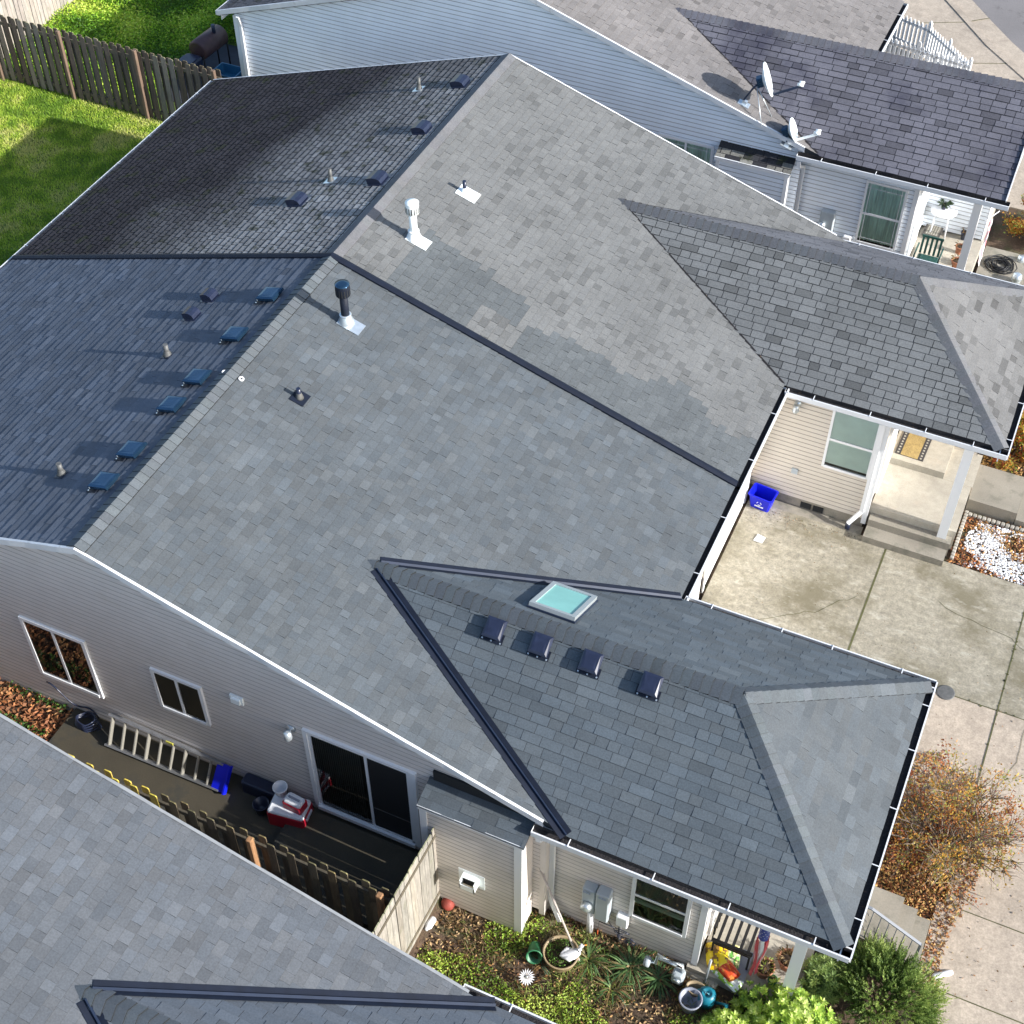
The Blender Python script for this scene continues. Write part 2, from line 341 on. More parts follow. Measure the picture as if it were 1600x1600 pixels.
def unit_roof(root, ox, oy, oz, sy, st):
    EX = X1 if st.get('gable_end') else globals()['EX']
    """one half of a duplex: main slopes, wing hip roof, caps, valleys, gutters"""
    M = Matrix.Translation((ox, oy, oz)) @ Matrix.Diagonal((1, sy, 1, 1))
    T = lambda *p: M @ Vector(p)
    D = lambda x, y, z: Vector((x, y * sy, z))
    mf = st['mat']
    mb = MB(); mb.has = True
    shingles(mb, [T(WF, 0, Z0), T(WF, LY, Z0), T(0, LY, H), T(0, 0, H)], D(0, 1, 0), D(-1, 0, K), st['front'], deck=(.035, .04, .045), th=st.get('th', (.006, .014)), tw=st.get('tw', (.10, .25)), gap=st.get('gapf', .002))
    mb.build('front_roof_slope', mf, root)
    mb = MB(); mb.has = True
    shingles(mb, [T(-WB, 0, H - K * WB), T(-WB, LY, H - K * WB), T(0, LY, H), T(0, 0, H)], D(0, 1, 0), D(1, 0, K), st['back'], deck=(.02, .02, .02), th=st.get('thb', (.005, .008)), gap=st.get('gapb', 0), gapv=st.get('gapbv'), tw=st.get('twb', (.16, .34)))
    mb.build('back_roof_slope', st.get('matb', mf), root)
    th = st.get('thw', (.006, .012)); mw = st.get('matw', mf); tw = st.get('tww', (.17, .34))
    P = lambda x, y, z: T(x, y, z)
    ap, en = P(AX, RY, RZ), P(EX, RY, RZ)
    mb = MB(); mb.has = True; dk = (.03, .032, .04)
    shingles(mb, [P(WF, A0, Z0), P(X1, A0, Z0), en, ap], D(1, 0, 0), D(0, 1, KW), st['wing'], th=th, tw=tw, gap=st.get('gapw', .006), deck=dk)
    shingles(mb, [P(WF, A1, Z0), P(X1, A1, Z0), en, ap], D(1, 0, 0), D(0, -1, KW), st['wing2'], th=th, tw=tw, gap=st.get('gapw', .004), deck=dk)
    if not st.get('gable_end'): shingles(mb, [P(X1, A0, Z0), P(X1, A1, Z0), en], D(0, 1, 0), D(-1, 0, KH), st['hip'], th=th, tw=tw, deck=dk)
    mb.build('wing_roof', mw, root)
    cm = MB(); cm.has = True; cc = st['cap']; sf = not st['valley']
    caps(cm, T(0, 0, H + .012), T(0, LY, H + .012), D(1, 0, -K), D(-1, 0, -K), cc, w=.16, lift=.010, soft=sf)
    cm.build('ridge_cap', mf, root)
    cm = MB(); cm.has = True
    caps(cm, P(EX, RY, RZ), P(AX - .05, RY, RZ), D(0, -1, -KW), D(0, 1, -KW), cc, w=.18, lift=.026)
    caps(cm, P(X1, A0, Z0), en, D(.0, 1, 0.0).normalized() + D(-.02, 0, .12), D(-1, 0, .55), cc, w=.16, lift=.014) if False else None
    hipA = (en - P(X1, A0, Z0)).normalized(); hipB = (en - P(X1, A1, Z0)).normalized()
    nN = D(0, -KW, 1).normalized(); nF = D(0, KW, 1).normalized(); nH = D(KH, 0, 1).normalized()
    def inpl(n, h, toward):
        s = n.cross(h).normalized(); return s if s.dot(toward) > 0 else -s
    if st.get('gable_end'):
        gm_ = MB(); gm_.face([P(X1 - .25, A0 + .25, Z0), P(X1 - .25, A1 - .25, Z0), en - D(.25, 0, .15)]); gm_.bar(P(X1 + .01, A0, Z0 - .03), en + D(.01, 0, -.03), .02, .14); gm_.bar(P(X1 + .01, A1, Z0 - .03), en + D(.01, 0, -.03), .02, .14); gm_.build('wing_gable', MAT['whited'], root)
    else: caps(cm, P(X1, A0, Z0), en, inpl(nN, hipA, D(-1, 0, 0)), inpl(nH, hipA, D(0, 1, 0)), cc, w=.16, lift=.018, soft=sf)
    if not st.get('gable_end'): caps(cm, P(X1, A1, Z0), en, inpl(nF, hipB, D(-1, 0, 0)), inpl(nH, hipB, D(0, -1, 0)), cc, w=.16, lift=.018, soft=sf)
    cm.build('wing_hip_cap', mw, root)
    # valleys
    nM = D(K, 0, 1).normalized()
    for yy, nW in ((A0, nN), (A1, nF)):
        a = P(WF, yy, Z0); h = (ap - a).normalized(); top = ap - h * .14
        s1 = inpl(nM, h, (P(0, yy, H) - a)); s2 = inpl(nW, h, (P(WF + 2, yy, Z0) - a))
        vb = MB()
        if st['valley']:
            # open W valley: two dark pans and a raised centre rib
            e = .016; b0 = top if yy == A0 else top
            vb.face([a + nM * e, a + s1 * .105 + nM * e, b0 + s1 * .105 + nM * e, b0 + nM * e])
            vb.face([a + nW * e, a + s2 * .105 + nW * e, top + s2 * .105 + nW * e, top + nW * e])
            vb.face([a + s1 * .105 + nM * e, a + s1 * .105, b0 + s1 * .105, b0 + s1 * .105 + nM * e])
            vb.build('valley_flashing', MAT['flash'], root)
            rb = MB(); mid = (nM + nW).normalized()
            rb.face([a + s1 * .02 + nM * .018, a + mid * .055, b0 + mid * .055, b0 + s1 * .02 + nM * .018]); rb.face([a + mid * .055, a + s2 * .03 + nW * .018, b0 + s2 * .03 + nW * .018, b0 + mid * .055])
            rb.build('valley_rib', MAT['flashblue'], root)
        else:
            e = .013; vb.face([a + s2 * .0 + nW * e, a + s2 * .035 + nW * e, ap + s2 * .02 + nW * e, ap + nW * e]); vb.build('valley_line', MAT['debris'], root)
    # gutters: outer wall, bottom, inner debris; n = outward direction
    def gutter(a, b, out, hang=.95):
        g = MB(); a, b = Vector(a), Vector(b); o = Vector(out); z = Vector((0, 0, 1)); wd = .125
        d = (b - a).normalized()
        def strip(p, q): g.face([a + p, b + p, b + q, a + q])
        z0 = -.035
        strip(o * wd + z * (z0 - .10), o * wd + z * z0); strip(o * wd + z * z0, o * (wd - .022) + z * z0); strip(o * (wd - .022) + z * z0, o * (wd - .022) + z * (z0 - .10))
        strip(z * (z0 - .105), o * wd + z * (z0 - .105))
        for e in (a, b):
            g.face([e + z * (z0 - .1), e + o * wd + z * (z0 - .1), e + o * wd + z * z0, e + z * z0])
        g.bar(a + z * -.13 - o * .03, b + z * -.13 - o * .03, .02, .2)      # fascia
        go = g.build('gutter', MAT['white'], root)
        f = MB(); f.face([a + z * (z0 - .055), b + z * (z0 - .055), b + o * (wd - .023) + z * (z0 - .055), a + o * (wd - .023) + z * (z0 - .055)]); f.face([a + z * (z0 - .1) + o * .004, b + z * (z0 - .1) + o * .004, b + z * (z0 + .04) + o * .004, a + z * (z0 + .04) + o * .004]); f.build('gutter_debris', MAT['debris'], go)
        L = (b - a).length; k = max(1, int(L / hang))
        for i in range(k):
            hb = MB(); p = a + d * (L * (i + .5) / k + U(-.1, .1)) + z * (z0 + .008); hb.bar(p - o * .01, p + o * wd, .013, .010); hb.build('gutter_hanger', MAT['vinyl'], go)
    gutter(T(WF - .02, A1 - .0, Z0), T(WF - .02, LY, Z0), D(1, 0, 0))
    gutter(P(7.02, A0, Z0), P(X1 + .1, A0, Z0), D(0, -1, 0))
    if not st.get('gable_end'): gutter(P(X1, A0 - .1, Z0), P(X1, A1 + .1, Z0), D(1, 0, 0))
    gutter(P(WF + .05, A1, Z0), P(X1 + .1, A1, Z0), D(0, 1, 0))
    gutter(T(-WB, 0, H - K * WB), T(-WB, LY, H - K * WB), D(-1, 0, 0))
    # rake boards on the gable end with a slightly wavy drip edge
    rk = MB(); 
    for xa, xb in ((0, 7.15), (-WB - .05, 0)):
        n = 24; pts = []
        for i in range(n + 1):
            x = xa + (xb - xa) * i / n; z = H - K * abs(x); wv = .012 * mnoise.noise(Vector((x * 1.7 + ox, 5, oy)))
            pts.append((x, z, wv))
        for (x, z, wv), (x2, z2, w2) in zip(pts, pts[1:]):
            y0 = -.035
            rk.face([T(x, y0 + wv, z + .016), T(x2, y0 + w2, z2 + .016), T(x2, y0 + w2, z2 - .10), T(x, y0 + wv, z - .10)])
            rk.face([T(x, y0 + wv, z + .016), T(x2, y0 + w2, z2 + .016), T(x2, .004, z2 + .018), T(x, .004, z + .018)])
            rk.face([T(x, y0 + wv, z - .10), T(x2, y0 + w2, z2 - .10), T(x2, .13, z2 - .135), T(x, .13, z - .135)])
    rk.build('rake_trim', MAT[st.get('rake', 'whited')], root)
def gable_wall(root, ox, oy, oz, sy, mat, zb, ya=.12, name='gable_wall'):
    pts = [(-7.05, zb), (7.1, zb), (7.1, H - K * 7.1 - .1), (0, H - .12), (-7.05, H - K * 7.05 - .1)]
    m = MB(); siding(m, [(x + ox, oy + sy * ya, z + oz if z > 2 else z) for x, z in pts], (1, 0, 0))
    return m.build(name, mat, root)
def wing_walls(root, ox, y0, y1, oz, mat, zb, fx=9.5, far=True):
    """wall of the wing facing the camera side, entry wall, porch back, front wall, soffit"""
    zt = Z0 + oz - .08; m = MB()
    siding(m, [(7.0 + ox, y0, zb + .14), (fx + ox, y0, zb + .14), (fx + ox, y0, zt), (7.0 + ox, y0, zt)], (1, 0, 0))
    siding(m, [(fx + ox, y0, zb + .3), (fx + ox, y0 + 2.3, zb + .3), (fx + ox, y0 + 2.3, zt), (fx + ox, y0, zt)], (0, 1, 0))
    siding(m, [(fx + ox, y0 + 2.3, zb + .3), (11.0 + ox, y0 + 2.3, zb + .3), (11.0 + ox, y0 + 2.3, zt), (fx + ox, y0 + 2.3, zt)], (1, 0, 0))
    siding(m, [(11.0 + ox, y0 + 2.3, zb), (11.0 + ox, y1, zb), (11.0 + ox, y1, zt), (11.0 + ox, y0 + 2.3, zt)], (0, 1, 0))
    m.face([(7.0 + ox, y1, zb), (11.0 + ox, y1, zb), (11.0 + ox, y1, zt), (7.0 + ox, y1, zt)])
    m.build('wing_wall', mat, root)
    f = MB(); f.box((7.0 + ox, y0 - .012, zb - .5), (fx + ox - .02, y0 + .1, zb + .14)); f.build('foundation', MAT['step'], root)
    s = MB(); s.face([(7.1 + ox, y0 - .3, zt + .002), (X1 + ox, y0 - .3, zt + .002), (X1 + ox, y1 + .3, zt + .002), (7.1 + ox, y1 + .3, zt + .002)]); s.build('soffit', MAT['white'], root)
    c = MB(); c.box((fx + ox - .06, y0 - .035, zb + .02), (fx + ox + .035, y0 + .10, zt)); c.build('corner_board', MAT['vinyl'], root)
    p = MB(); p.box((10.78 + ox, y0 - .02, zb + .05), (10.95 + ox, y0 + .15, zt)); p.build('porch_post', MAT['vinyl'], root)
    # door with panels on the entry wall (faces +x)
    d = MB(); x = fx + ox + .03; d.box((x - .02, y0 + .45, zb + .42), (x + .03, y0 + 1.55, zb + 2.6)); do = d.build('front_door', MAT['vinyl'], root)
    pn = MB()
    for a, b in ((.6, .95), (1.05, 1.4)):
        for c0, c1 in ((.6, 1.2), (1.3, 1.9), (2.0, 2.4)): pn.box((x + .03, y0 + a, zb + c0), (x + .045, y0 + b, zb + c1))
    pn.build('door_panel', MAT['white'], do)
    kn = MB(); kn.ball((x + .075, y0 + .55, zb + 1.4), .032); kn.build('door_knob', MAT['galv'], do)
def window(root, a, b, z0, z1, y, style='slider', inner=None, fw=.055, name='window'):
    """window in a wall facing -y between x=a..b"""
    f = MB(); p = .045
    f.box((a, y - p, z0), (a + fw, y + .02, z1)); f.box((b - fw, y - p, z0), (b, y + .02, z1))
    f.box((a + fw, y - p, z1 - fw), (b - fw, y + .02, z1)); f.box((a + fw, y - p - .012, z0), (b - fw, y + .02, z0 + fw))
    if style == 'slider': m = (a + b) / 2; f.box((m - .025, y - p + .004, z0 + fw), (m + .025, y + .02, z1 - fw))
    if style == 'hung': m = (z0 + z1) / 2 - .02; f.box((a + fw, y - p + .004, m - .028), (b - fw, y + .02, m + .028))
    fo = f.build(name, MAT['vinyl'], root)
    bk = MB(); bk.face([(a + .02, y - .016, z0 + .02), (b - .02, y - .016, z0 + .02), (b - .02, y - .016, z1 - .02), (a + .02, y - .016, z1 - .02)]); bk.build('interior', MAT['dark'], fo)
    if inner == 'blind_half':
        s = MB(); z = z1 - .08
        while z > (z0 + z1) / 2 - .2: s.box((a + fw, y - .024, z), (b - fw, y - .020, z + .012)); z -= .032
        s.build('blind', MAT['blindslat'], fo)
        s = MB(); s.box((a + fw, y - .022, z0 + .42), (b - fw, y - .019, z0 + .54)); s.build('inner_sill', MAT['blind'], fo)
    elif inner == 'curtain':
        s = MB(); n = 60
        for i in range(n):
            x0 = a + fw + (b - a - 2 * fw) * i / n; x1 = a + fw + (b - a - 2 * fw) * (i + 1) / n
            d0 = .008 * math.sin(i * 1.05 + math.sin(i * .4)); d1 = .008 * math.sin((i + 1) * 1.05 + math.sin((i + 1) * .4))
            s.face([(x0, y - .026 + d0, z0 + fw + .05), (x1, y - .026 + d1, z0 + fw + .05), (x1, y - .026 + d1, z1 - fw), (x0, y - .026 + d0, z1 - fw)])
        s.build('curtain', MAT['curtain'], fo)
        g = MB()
        for t in (.12, .88): g.box((a + (b - a) * t - .006, y - .043, z0 + fw), (a + (b - a) * t + .006, y - .040, z1 - fw))
        for zz in (z0 + .16, z1 - .16): g.box((a + fw, y - .0432, zz - .006), (b - fw, y - .0402, zz + .006))
        g.build('muntin', MAT['vinyl'], fo)
    elif inner == 'blind':
        s = MB(); s.face([(a + fw, y - .021, z0 + fw + .06), (b - fw, y - .021, z0 + fw + .06), (b - fw, y - .021, z1 - fw), (a + fw, y - .021, z1 - fw)]); s.build('blind', MAT['blind'], fo)
    elif inner == 'screen':
        s = MB(); s.face([(a + fw, y - .034, z0 + fw), ((a + b) / 2 - .03, y - .034, z0 + fw), ((a + b) / 2 - .03, y - .034, z1 - fw), (a + fw, y - .034, z1 - fw)]); s.build('insect_screen', MAT['screen'], fo)
    g = MB(); g.face([(a + fw, y - .036, z0 + fw), (b - fw, y - .036, z0 + fw), (b - fw, y - .036, z1 - fw), (a + fw, y - .036, z1 - fw)]); g.build('pane', MAT['glass'], fo)
    return fo
def slope_frame(p, down, n):
    """local x = along the eave, y = down the slope, z = normal"""
    d = Vector(down).normalized(); n = Vector(n).normalized(); x = d.cross(n).normalized()
    return Matrix.Translation(p) @ Matrix((x, d, n)).transposed().to_4x4()
dF, nF_ = Vector((1, 0, -K)), Vector((K, 0, 1)); dB, nB_ = Vector((-1, 0, -K)), Vector((-K, 0, 1))
dW, nW_ = Vector((0, -1, -KW)), Vector((0, -KW, 1)); dWf, nWf_ = Vector((0, 1, -KW)), Vector((0, KW, 1))
def box_vent(root, p, d, n, s=.26, m='skytintmetal', h=.13):
    L = slope_frame(p, d, n); b = MB(L); b.box((-s * .68, s * .2, .021), (s * .68, s * .8, .027)); o = b.build('roof_vent', MAT['flash'], root)
    b = MB(L)
    hr = [[(-s * .5 - e, -s * .5 - e, z), (s * .5 + e, -s * .5 - e, z), (s * .5 + e, s * .55 + e, z2), (-s * .5 - e, s * .55 + e, z2)] for e, z, z2 in ((-.02, .02, .02), (-.02, h * .5, h * .55), (.02, h * .5, h * .55), (.02, h * .82, h * .95), (-.015, h * .98, h * 1.12), (-.06, h, h * 1.14))]
    b.grid(hr, cap1=True, smooth=False); b.build('vent_hood', MAT[m], o)
    r = MB(L); r.box((-s * .5 - .025, s * .53, h * .55), (s * .5 + .025, s * .58, h * .8)); r.build('vent_lip', MAT['galv'] if m == 'skytintmetal' else MAT['black'], o)
    for i in (-1, 0, 1): f = MB(L); f.cbox((i * s * .56, s * .72, .029), (.022, .022, .006)); f.build('screw', MAT['galv'], o)
def louver_vent(root, p, d, n, s=.3):
    L = slope_frame(p, d, n); b = MB(L); prof = [(-.5, .012), (-.42, .08), (-.2, .12), (.1, .135), (.5, .12)]
    for (a, z), (c, z2) in zip(prof, prof[1:]): b.face([(-s * .5, a * s, z), (s * .5, a * s, z), (s * .5, c * s, z2), (-s * .5, c * s, z2)])
    for x in (-s * .5, s * .5): b.face([(x, a * s, z) for a, z in prof] + [(x, s * .5, .01), (x, -s * .5, .01)])
    b.face([(-s * .5, s * .45, .012), (s * .5, s * .45, .012), (s * .5, s * .45, .12), (-s * .5, s * .45, .12)]); b.box((-s * .7, -s * .7, .010), (s * .7, s * .62, .016))
    b.build('louver_vent', MAT['black'], root)
def pipe_vent(root, p, d, n, h, r=.035, pm_='lead', base='galv', fl=.34, boot=True, name='plumbing_vent', ext=.5):
    L = slope_frame(p, d, n); b = MB(L); b.box((-fl / 2, -fl * .45, .012), (fl / 2, fl * ext, .02)); o = b.build(name, MAT[base], root)
    t = MB(); P = Vector(p); t.tube([P, P + Vector((0, 0, h))], r, 14); t.build('vent_pipe', MAT[pm_], o)
    if boot:
        c = MB(); c.lathe([(r * 2.0, 0), (r * 1.7, .04), (r * 1.2, .10), (r * 1.15, .11)], P, 16); c.build('pipe_boot', MAT['lead'] if base != 'whitemetal' else MAT['whitemetal'], o)
    return o
def cap_vent(root, p, d, n, pmat, bmat, topmat, h=.78):
    o = pipe_vent(root, p, d, n, h * .75, .07, pmat, bmat, .27, False, 'flue_vent', 1.1); P = Vector(p)
    c = MB(); c.lathe([(.14, -.02), (.13, .05), (.09, .14), (.08, .16), (.10, .165), (.10, .18), (.08, .185)], P, 20); c.build('flue_base', MAT['whitemetal' if bmat == 'whitemetal' else 'galv'], o)
    c = MB(); c.lathe([(.075, h * .70), (.095, h * .705), (.10, h * .72), (.12, h * .73), (.12, h * .98), (.115, h), (.02, h * 1.005)], P, 24); cp = c.build('flue_cap', MAT[pmat], o)
    t = MB(); t.lathe([(.122, h * .985), (.122, h * 1.005), (.06, h * 1.012), (.004, h * 1.015)], P, 24); t.build('cap_lid', MAT[topmat], cp)
    s = MB()
    for i in range(16):
        a = 2 * math.pi * i / 16; s.cbox((0, 0, 0), (.004, .016, h * .16), Matrix.Translation(P + Vector((.1215 * math.cos(a), .1215 * math.sin(a), h * .83))) @ Matrix.Rotation(a, 4, 'Z'))
    s.build('cap_slot', MAT['dark'], cp)
#PART2
# ================================================================ terrain, slabs
def sst(a, b, x):
    t = min(1, max(0, (x - a) / (b - a))); return t * t * (3 - 2 * t)
def ground_z(x, y):
    z = 0.0
    back = 1 - sst(-7.2, -6.4, x) if y < 24 else 0
    side = (1 - sst(.1, .5, y)) * (1 - sst(5.35, 5.7, x)); z += max(.72 * side, .75 * back)
    gard = (1 - sst(.2, .6, y)) * sst(5.4, 5.7, x) * (1 - sst(9.5, 11.6, x)); z += .33 * gard
    return z - .02
def gz(x, y): return ground_z(x, y) + .02 * mnoise.noise(Vector((x * 1.3, y * 1.3, 0)))
m = MB(); xs = [-400, -120, -60, -40, -28] + [-24 + .3 * i for i in range(140)] + [20, 28, 45, 70, 150, 400]; ys = [-400, -120, -60, -30, -16] + [-12 + .3 * i for i in range(160)] + [38, 50, 80, 160, 400]
m.grid([[(x, y, gz(x, y) if -23 < x < 17.5 and -11 < y < 35 else -.03) for x in xs] for y in ys], closed=False)
m.build('ground', MAT['soil'], kind='structure')
def slab(name, x0, y0, x1, y1, z, mat, th=.1, kind='structure'):
    m = MB(); m.box((x0, y0, z - th), (x1, y1, z)); return m.build(name, mat, kind=kind)
slab('driveway', 7.2, 7.02, 40, 10.02, .012, MAT['concrete'])
slab('driveway', 7.2, 10.02, 9.44, 10.24, .006, MAT['step'])
slab('sidewalk', 9.7, 21.95, 16, 24.38, .014, MAT['walk'])
slab('driveway', 7.2, 4.35, 12.66, 7.0, .008, MAT['walk'])
slab('driveway', 12.68, 3.05, 40, 7.0, .010, MAT['walk'])
slab('sidewalk', 12.55, 1.62, 40, 3.03, .010, MAT['walk'])
slab('sidewalk', 12.9, -14, 40, 1.60, .008, MAT['walk'])
m = MB(); m.box((9.96, 7.03, .01), (9.995, 9.99, .016)); m.box((12.66, 3.05, .0), (12.68, 10, .0165)); m.box((7.2, 6.995, .0), (40, 7.025, .003)); m.box((12.6, 3.0, 0), (40, 3.06, .002)); m.box((12.9, 1.59, 0), (40, 1.63, .002))
for i in range(120):
    t = R()
    if R() < .5: x, y = 12.67 + U(-.02, .02), U(3.05, 10)
    else: x, y = U(7.3, 15), 7.01 + U(-.03, .03)
    m.cbox((x, y, .018), (U(.01, .04), U(.01, .04), .006))
m.build('pavement_joint', MAT['joint'], kind='structure')
m = MB(); m.lathe([(.16, .012), (.16, .02), (.14, .022), (.0, .022)], (11.77, 7.02, 0), 28); m.build('drain_cover', MAT['lead'], label='round metal drain cover set in the driveway beyond the roof corner', category='drain cover')
# side yard walk of damp concrete and door step
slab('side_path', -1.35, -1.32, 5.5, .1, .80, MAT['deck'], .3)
# street at the back right: verge slab, kerb, asphalt
def strip(name, pts, mat, z, th=.1):
    m = MB(); n = len(pts); m.face([(x, y, z) for x, y in pts])
    for i in range(n): a, b = pts[i], pts[(i + 1) % n]; m.face([(a[0], a[1], z), (b[0], b[1], z), (b[0], b[1], z - th), (a[0], a[1], z - th)])
    return m.build(name, mat, kind='structure')
strip('sidewalk', [(5.2, 24.4), (12, 24.4), (9.15, 27.9), (7.8, 29.3), (6.95, 30.4), (6.1, 31.5), (5.6, 33.5), (5.4, 38), (2, 38), (4.9, 30)], MAT['walk'], .02)
curb_in = [(12, 24.4), (9.15, 27.9), (7.8, 29.3), (6.95, 30.4), (6.1, 31.5), (5.6, 33.5), (5.4, 38)]
curb_m = [(12.2, 24.5), (9.3, 28.03), (7.95, 29.43), (7.1, 30.5), (6.28, 31.6), (5.78, 33.5), (5.58, 38)]
curb_out = [(12.75, 24.8), (9.75, 28.4), (8.4, 29.85), (7.55, 30.9), (6.78, 31.9), (6.25, 33.6), (6.1, 38)]
strip('kerb', curb_in + curb_m[::-1], MAT['walk'], .045, .2); strip('gutter_pan', curb_m + curb_out[::-1], MAT['walk'], .0)
strip('road', curb_out + [(40, 38), (40, 24.8)], MAT['asphalt'], -.008)
m = MB()
for t in ((7.0, 30.4, 5.2, 29.5), (8.5, 28.6, 6.9, 27.9), (10, 26.9, 8.6, 26.2), (9.3, 28.03, 9.75, 28.4), (7.1, 30.5, 7.55, 30.9)): m.bar((t[0], t[1], .022), (t[2], t[3], .022), .022, .006)
m.build('pavement_joint', MAT['joint'], kind='structure')
# ================================================================ the duplex
ST_NEW = dict(mat=MAT['shingle'], front=new_col(C_NEW), back=new_col((.095, .112, .142)), thb=(.007, .012), wing=new_col(C_NB), wing2=new_col(C_NB), hip=new_col((.092, .103, .112)), cap=lambda: jit((.104, .117, .127), .13, .02), valley=True)
ST_OLD = dict(mat=MAT['shingle_old'], matb=MAT['shingle_moss'], front=old_front, tw=(.10, .26), back=old_back, gapb=.016, gapbv=.036, gapw=.013, gapf=.003, thb=(.013, .0135), twb=(.14, .30), wing=old_wing((.14, .143, .155), .18), wing2=old_wing((.16, .165, .165)), hip=old_wing((.15, .149, .147), .22), cap=lambda: jit((.142, .144, .15), .05, .02), valley=False, thw=(.008, .016), matw=MAT['shingle_old'])
house = thing('duplex_house', (0, 7, 0), 'long grey shingled duplex with taupe siding filling the middle of the photo', 'house')
unit_roof(house, 0, 0, 0, 1, ST_NEW)
unit_roof(house, 0, 14.52, 0, -1, ST_OLD)
# party line flashing
m = MB(); y = 7.26; z = .028
for xa, xb in ((WF + .02, 0), (0, -WB - .02)):
    a = (xa, H - K * abs(xa)); b = (xb, H - K * abs(xb))
    def q(dy, dz): return [(a[0], y + dy, a[1] + dz), (b[0], y + dy, b[1] + dz)]
    L = [q(-.068, .012), q(-.064, .04), q(-.012, .06), q(.012, .06), q(.064, .04), q(.068, .012)]
    for s, t in zip(L, L[1:]): m.face([s[0], s[1], t[1], t[0]])
m.build('party_line_flashing', MAT['flash'], house)
gable_wall(house, 0, 0, 0, 1, MAT['taupe'], .5)
gable_wall(house, 0, 14.52, 0, -1, MAT['taupe'], -.1)
m = MB(); siding(m, [(7.1, 4.3, .45), (7.1, 10.3, .45), (7.1, 10.3, 3.05), (7.1, 4.3, 3.05)], (0, 1, 0)); m.face([(-7.05, 0.12, -.1), (-7.05, 14.4, -.1), (-7.05, 14.4, 3.2), (-7.05, .12, 3.2)]); m.build('front_wall', MAT['beige'], house)
def garage(y0, y1, root, x=7.13, zt=2.35):
    m = MB(); m.box((x, y0 - .1, 0), (x + .03, y0, zt + .1)); m.box((x, y1, 0), (x + .03, y1 + .1, zt + .1)); m.box((x, y0, zt), (x + .03, y1, zt + .1)); o = m.build('garage_door', MAT['vinyl'], root)
    p = MB(); n = 4
    for i in range(n):
        z0 = .02 + i * (zt - .02) / n; z1 = z0 + (zt - .02) / n - .012; p.box((x - .01, y0, z0), (x + .012, y1, z1))
        for k in range(4): w_ = (y1 - y0) / 4; p.box((x + .012, y0 + k * w_ + .06, z0 + .1), (x + .022, y0 + (k + 1) * w_ - .06, z1 - .1))
    p.build('door_section', MAT['vinyl'], o)
garage(4.7, 7.05, house); garage(7.5, 9.9, house)
wing_walls(house, 0, .3, 4.25, 0, MAT['taupe'], .1)
wing_walls(house, 0, 10.27, 14.2, 0, MAT['beige'], .08, fx=9.42)
# windows of the gable wall
window(house, -1.82, -.58, 1.54, 3.02, .12 - .012, 'slider', fw=.07)
window(house, .62, 1.53, 2.04, 3.03, .12 - .012, 'slider', 'screen', fw=.06)
window(house, 8.42, 9.30, 1.15, 2.52, .3 - .012, 'hung', 'blind_half', fw=.06)
window(house, 8.40, 9.30, 1.28, 2.75, 10.27 - .012, 'hung', 'blind', fw=.05)
# sliding glass door
f = MB(); a, b, z0, z1, y = 3.27, 5.13, .98, 3.03, .108
f.box((a, y - .05, z0), (a + .07, y + .02, z1)); f.box((b - .1, y - .06, z0), (b, y + .02, z1)); f.box((a + .07, y - .052, z1 - .06), (b - .1, y + .02, z1)); f.box((a + .07, y - .09, z0 - .02), (b - .1, y + .02, z0 + .06)); 
f.box((4.28, y - .035, z0 + .06), (4.33, y + .01, z1 - .06)); f.box((a + .07, y - .03, z0 + .06), (a + .13, y + .01, z1 - .06))
f.box((4.33, y - .05, z0 + .06), (b - .1, y - .02, z0 + .11)); f.box((b - .15, y - .05, z0 + .06), (b - .1, y - .02, z1 - .06))
door = f.build('sliding_door', MAT['vinyl'], house)
g = MB(); g.face([(a, y - .012, z0), (b, y - .012, z0), (b, y - .012, z1), (a, y - .012, z1)]); g.build('interior', MAT['dark'], door)
g = MB(); n = 26
for i in range(n):
    x = a + .15 + i * .036
    if x < 4.2: g.face([(x, y - .016, z0 + .1), (x + .03, y - .022 - .004 * (i % 3), z0 + .1), (x + .03, y - .022, z1 - .08), (x, y - .016, z1 - .08)])
g.build('drape', pm('dark_drape', (.10, .11, .11), .8), door)
g = MB(); g.face([(a + .1, y - .028, z0 + .06), (4.3, y - .028, z0 + .06), (4.3, y - .028, z1 - .06), (a + .1, y - .028, z1 - .06)]); g.build('pane', MAT['glass'], door)
g = MB(); g.face([(4.34, y - .04, z0 + .1), (b - .15, y - .04, z0 + .1), (b - .15, y - .04, z1 - .06), (4.34, y - .04, z1 - .06)]); g.build('insect_screen', MAT['screen'], door)
g = MB(); g.box((4.34, y - .043, z0 + .62), (b - .15, y - .038, z0 + .64)); g.build('push_bar', MAT['lead'], door)
m = MB(); m.box((3.0, -.85, .8), (5.2, -.02, .93)); m.build('door_step', MAT['deck'], house)
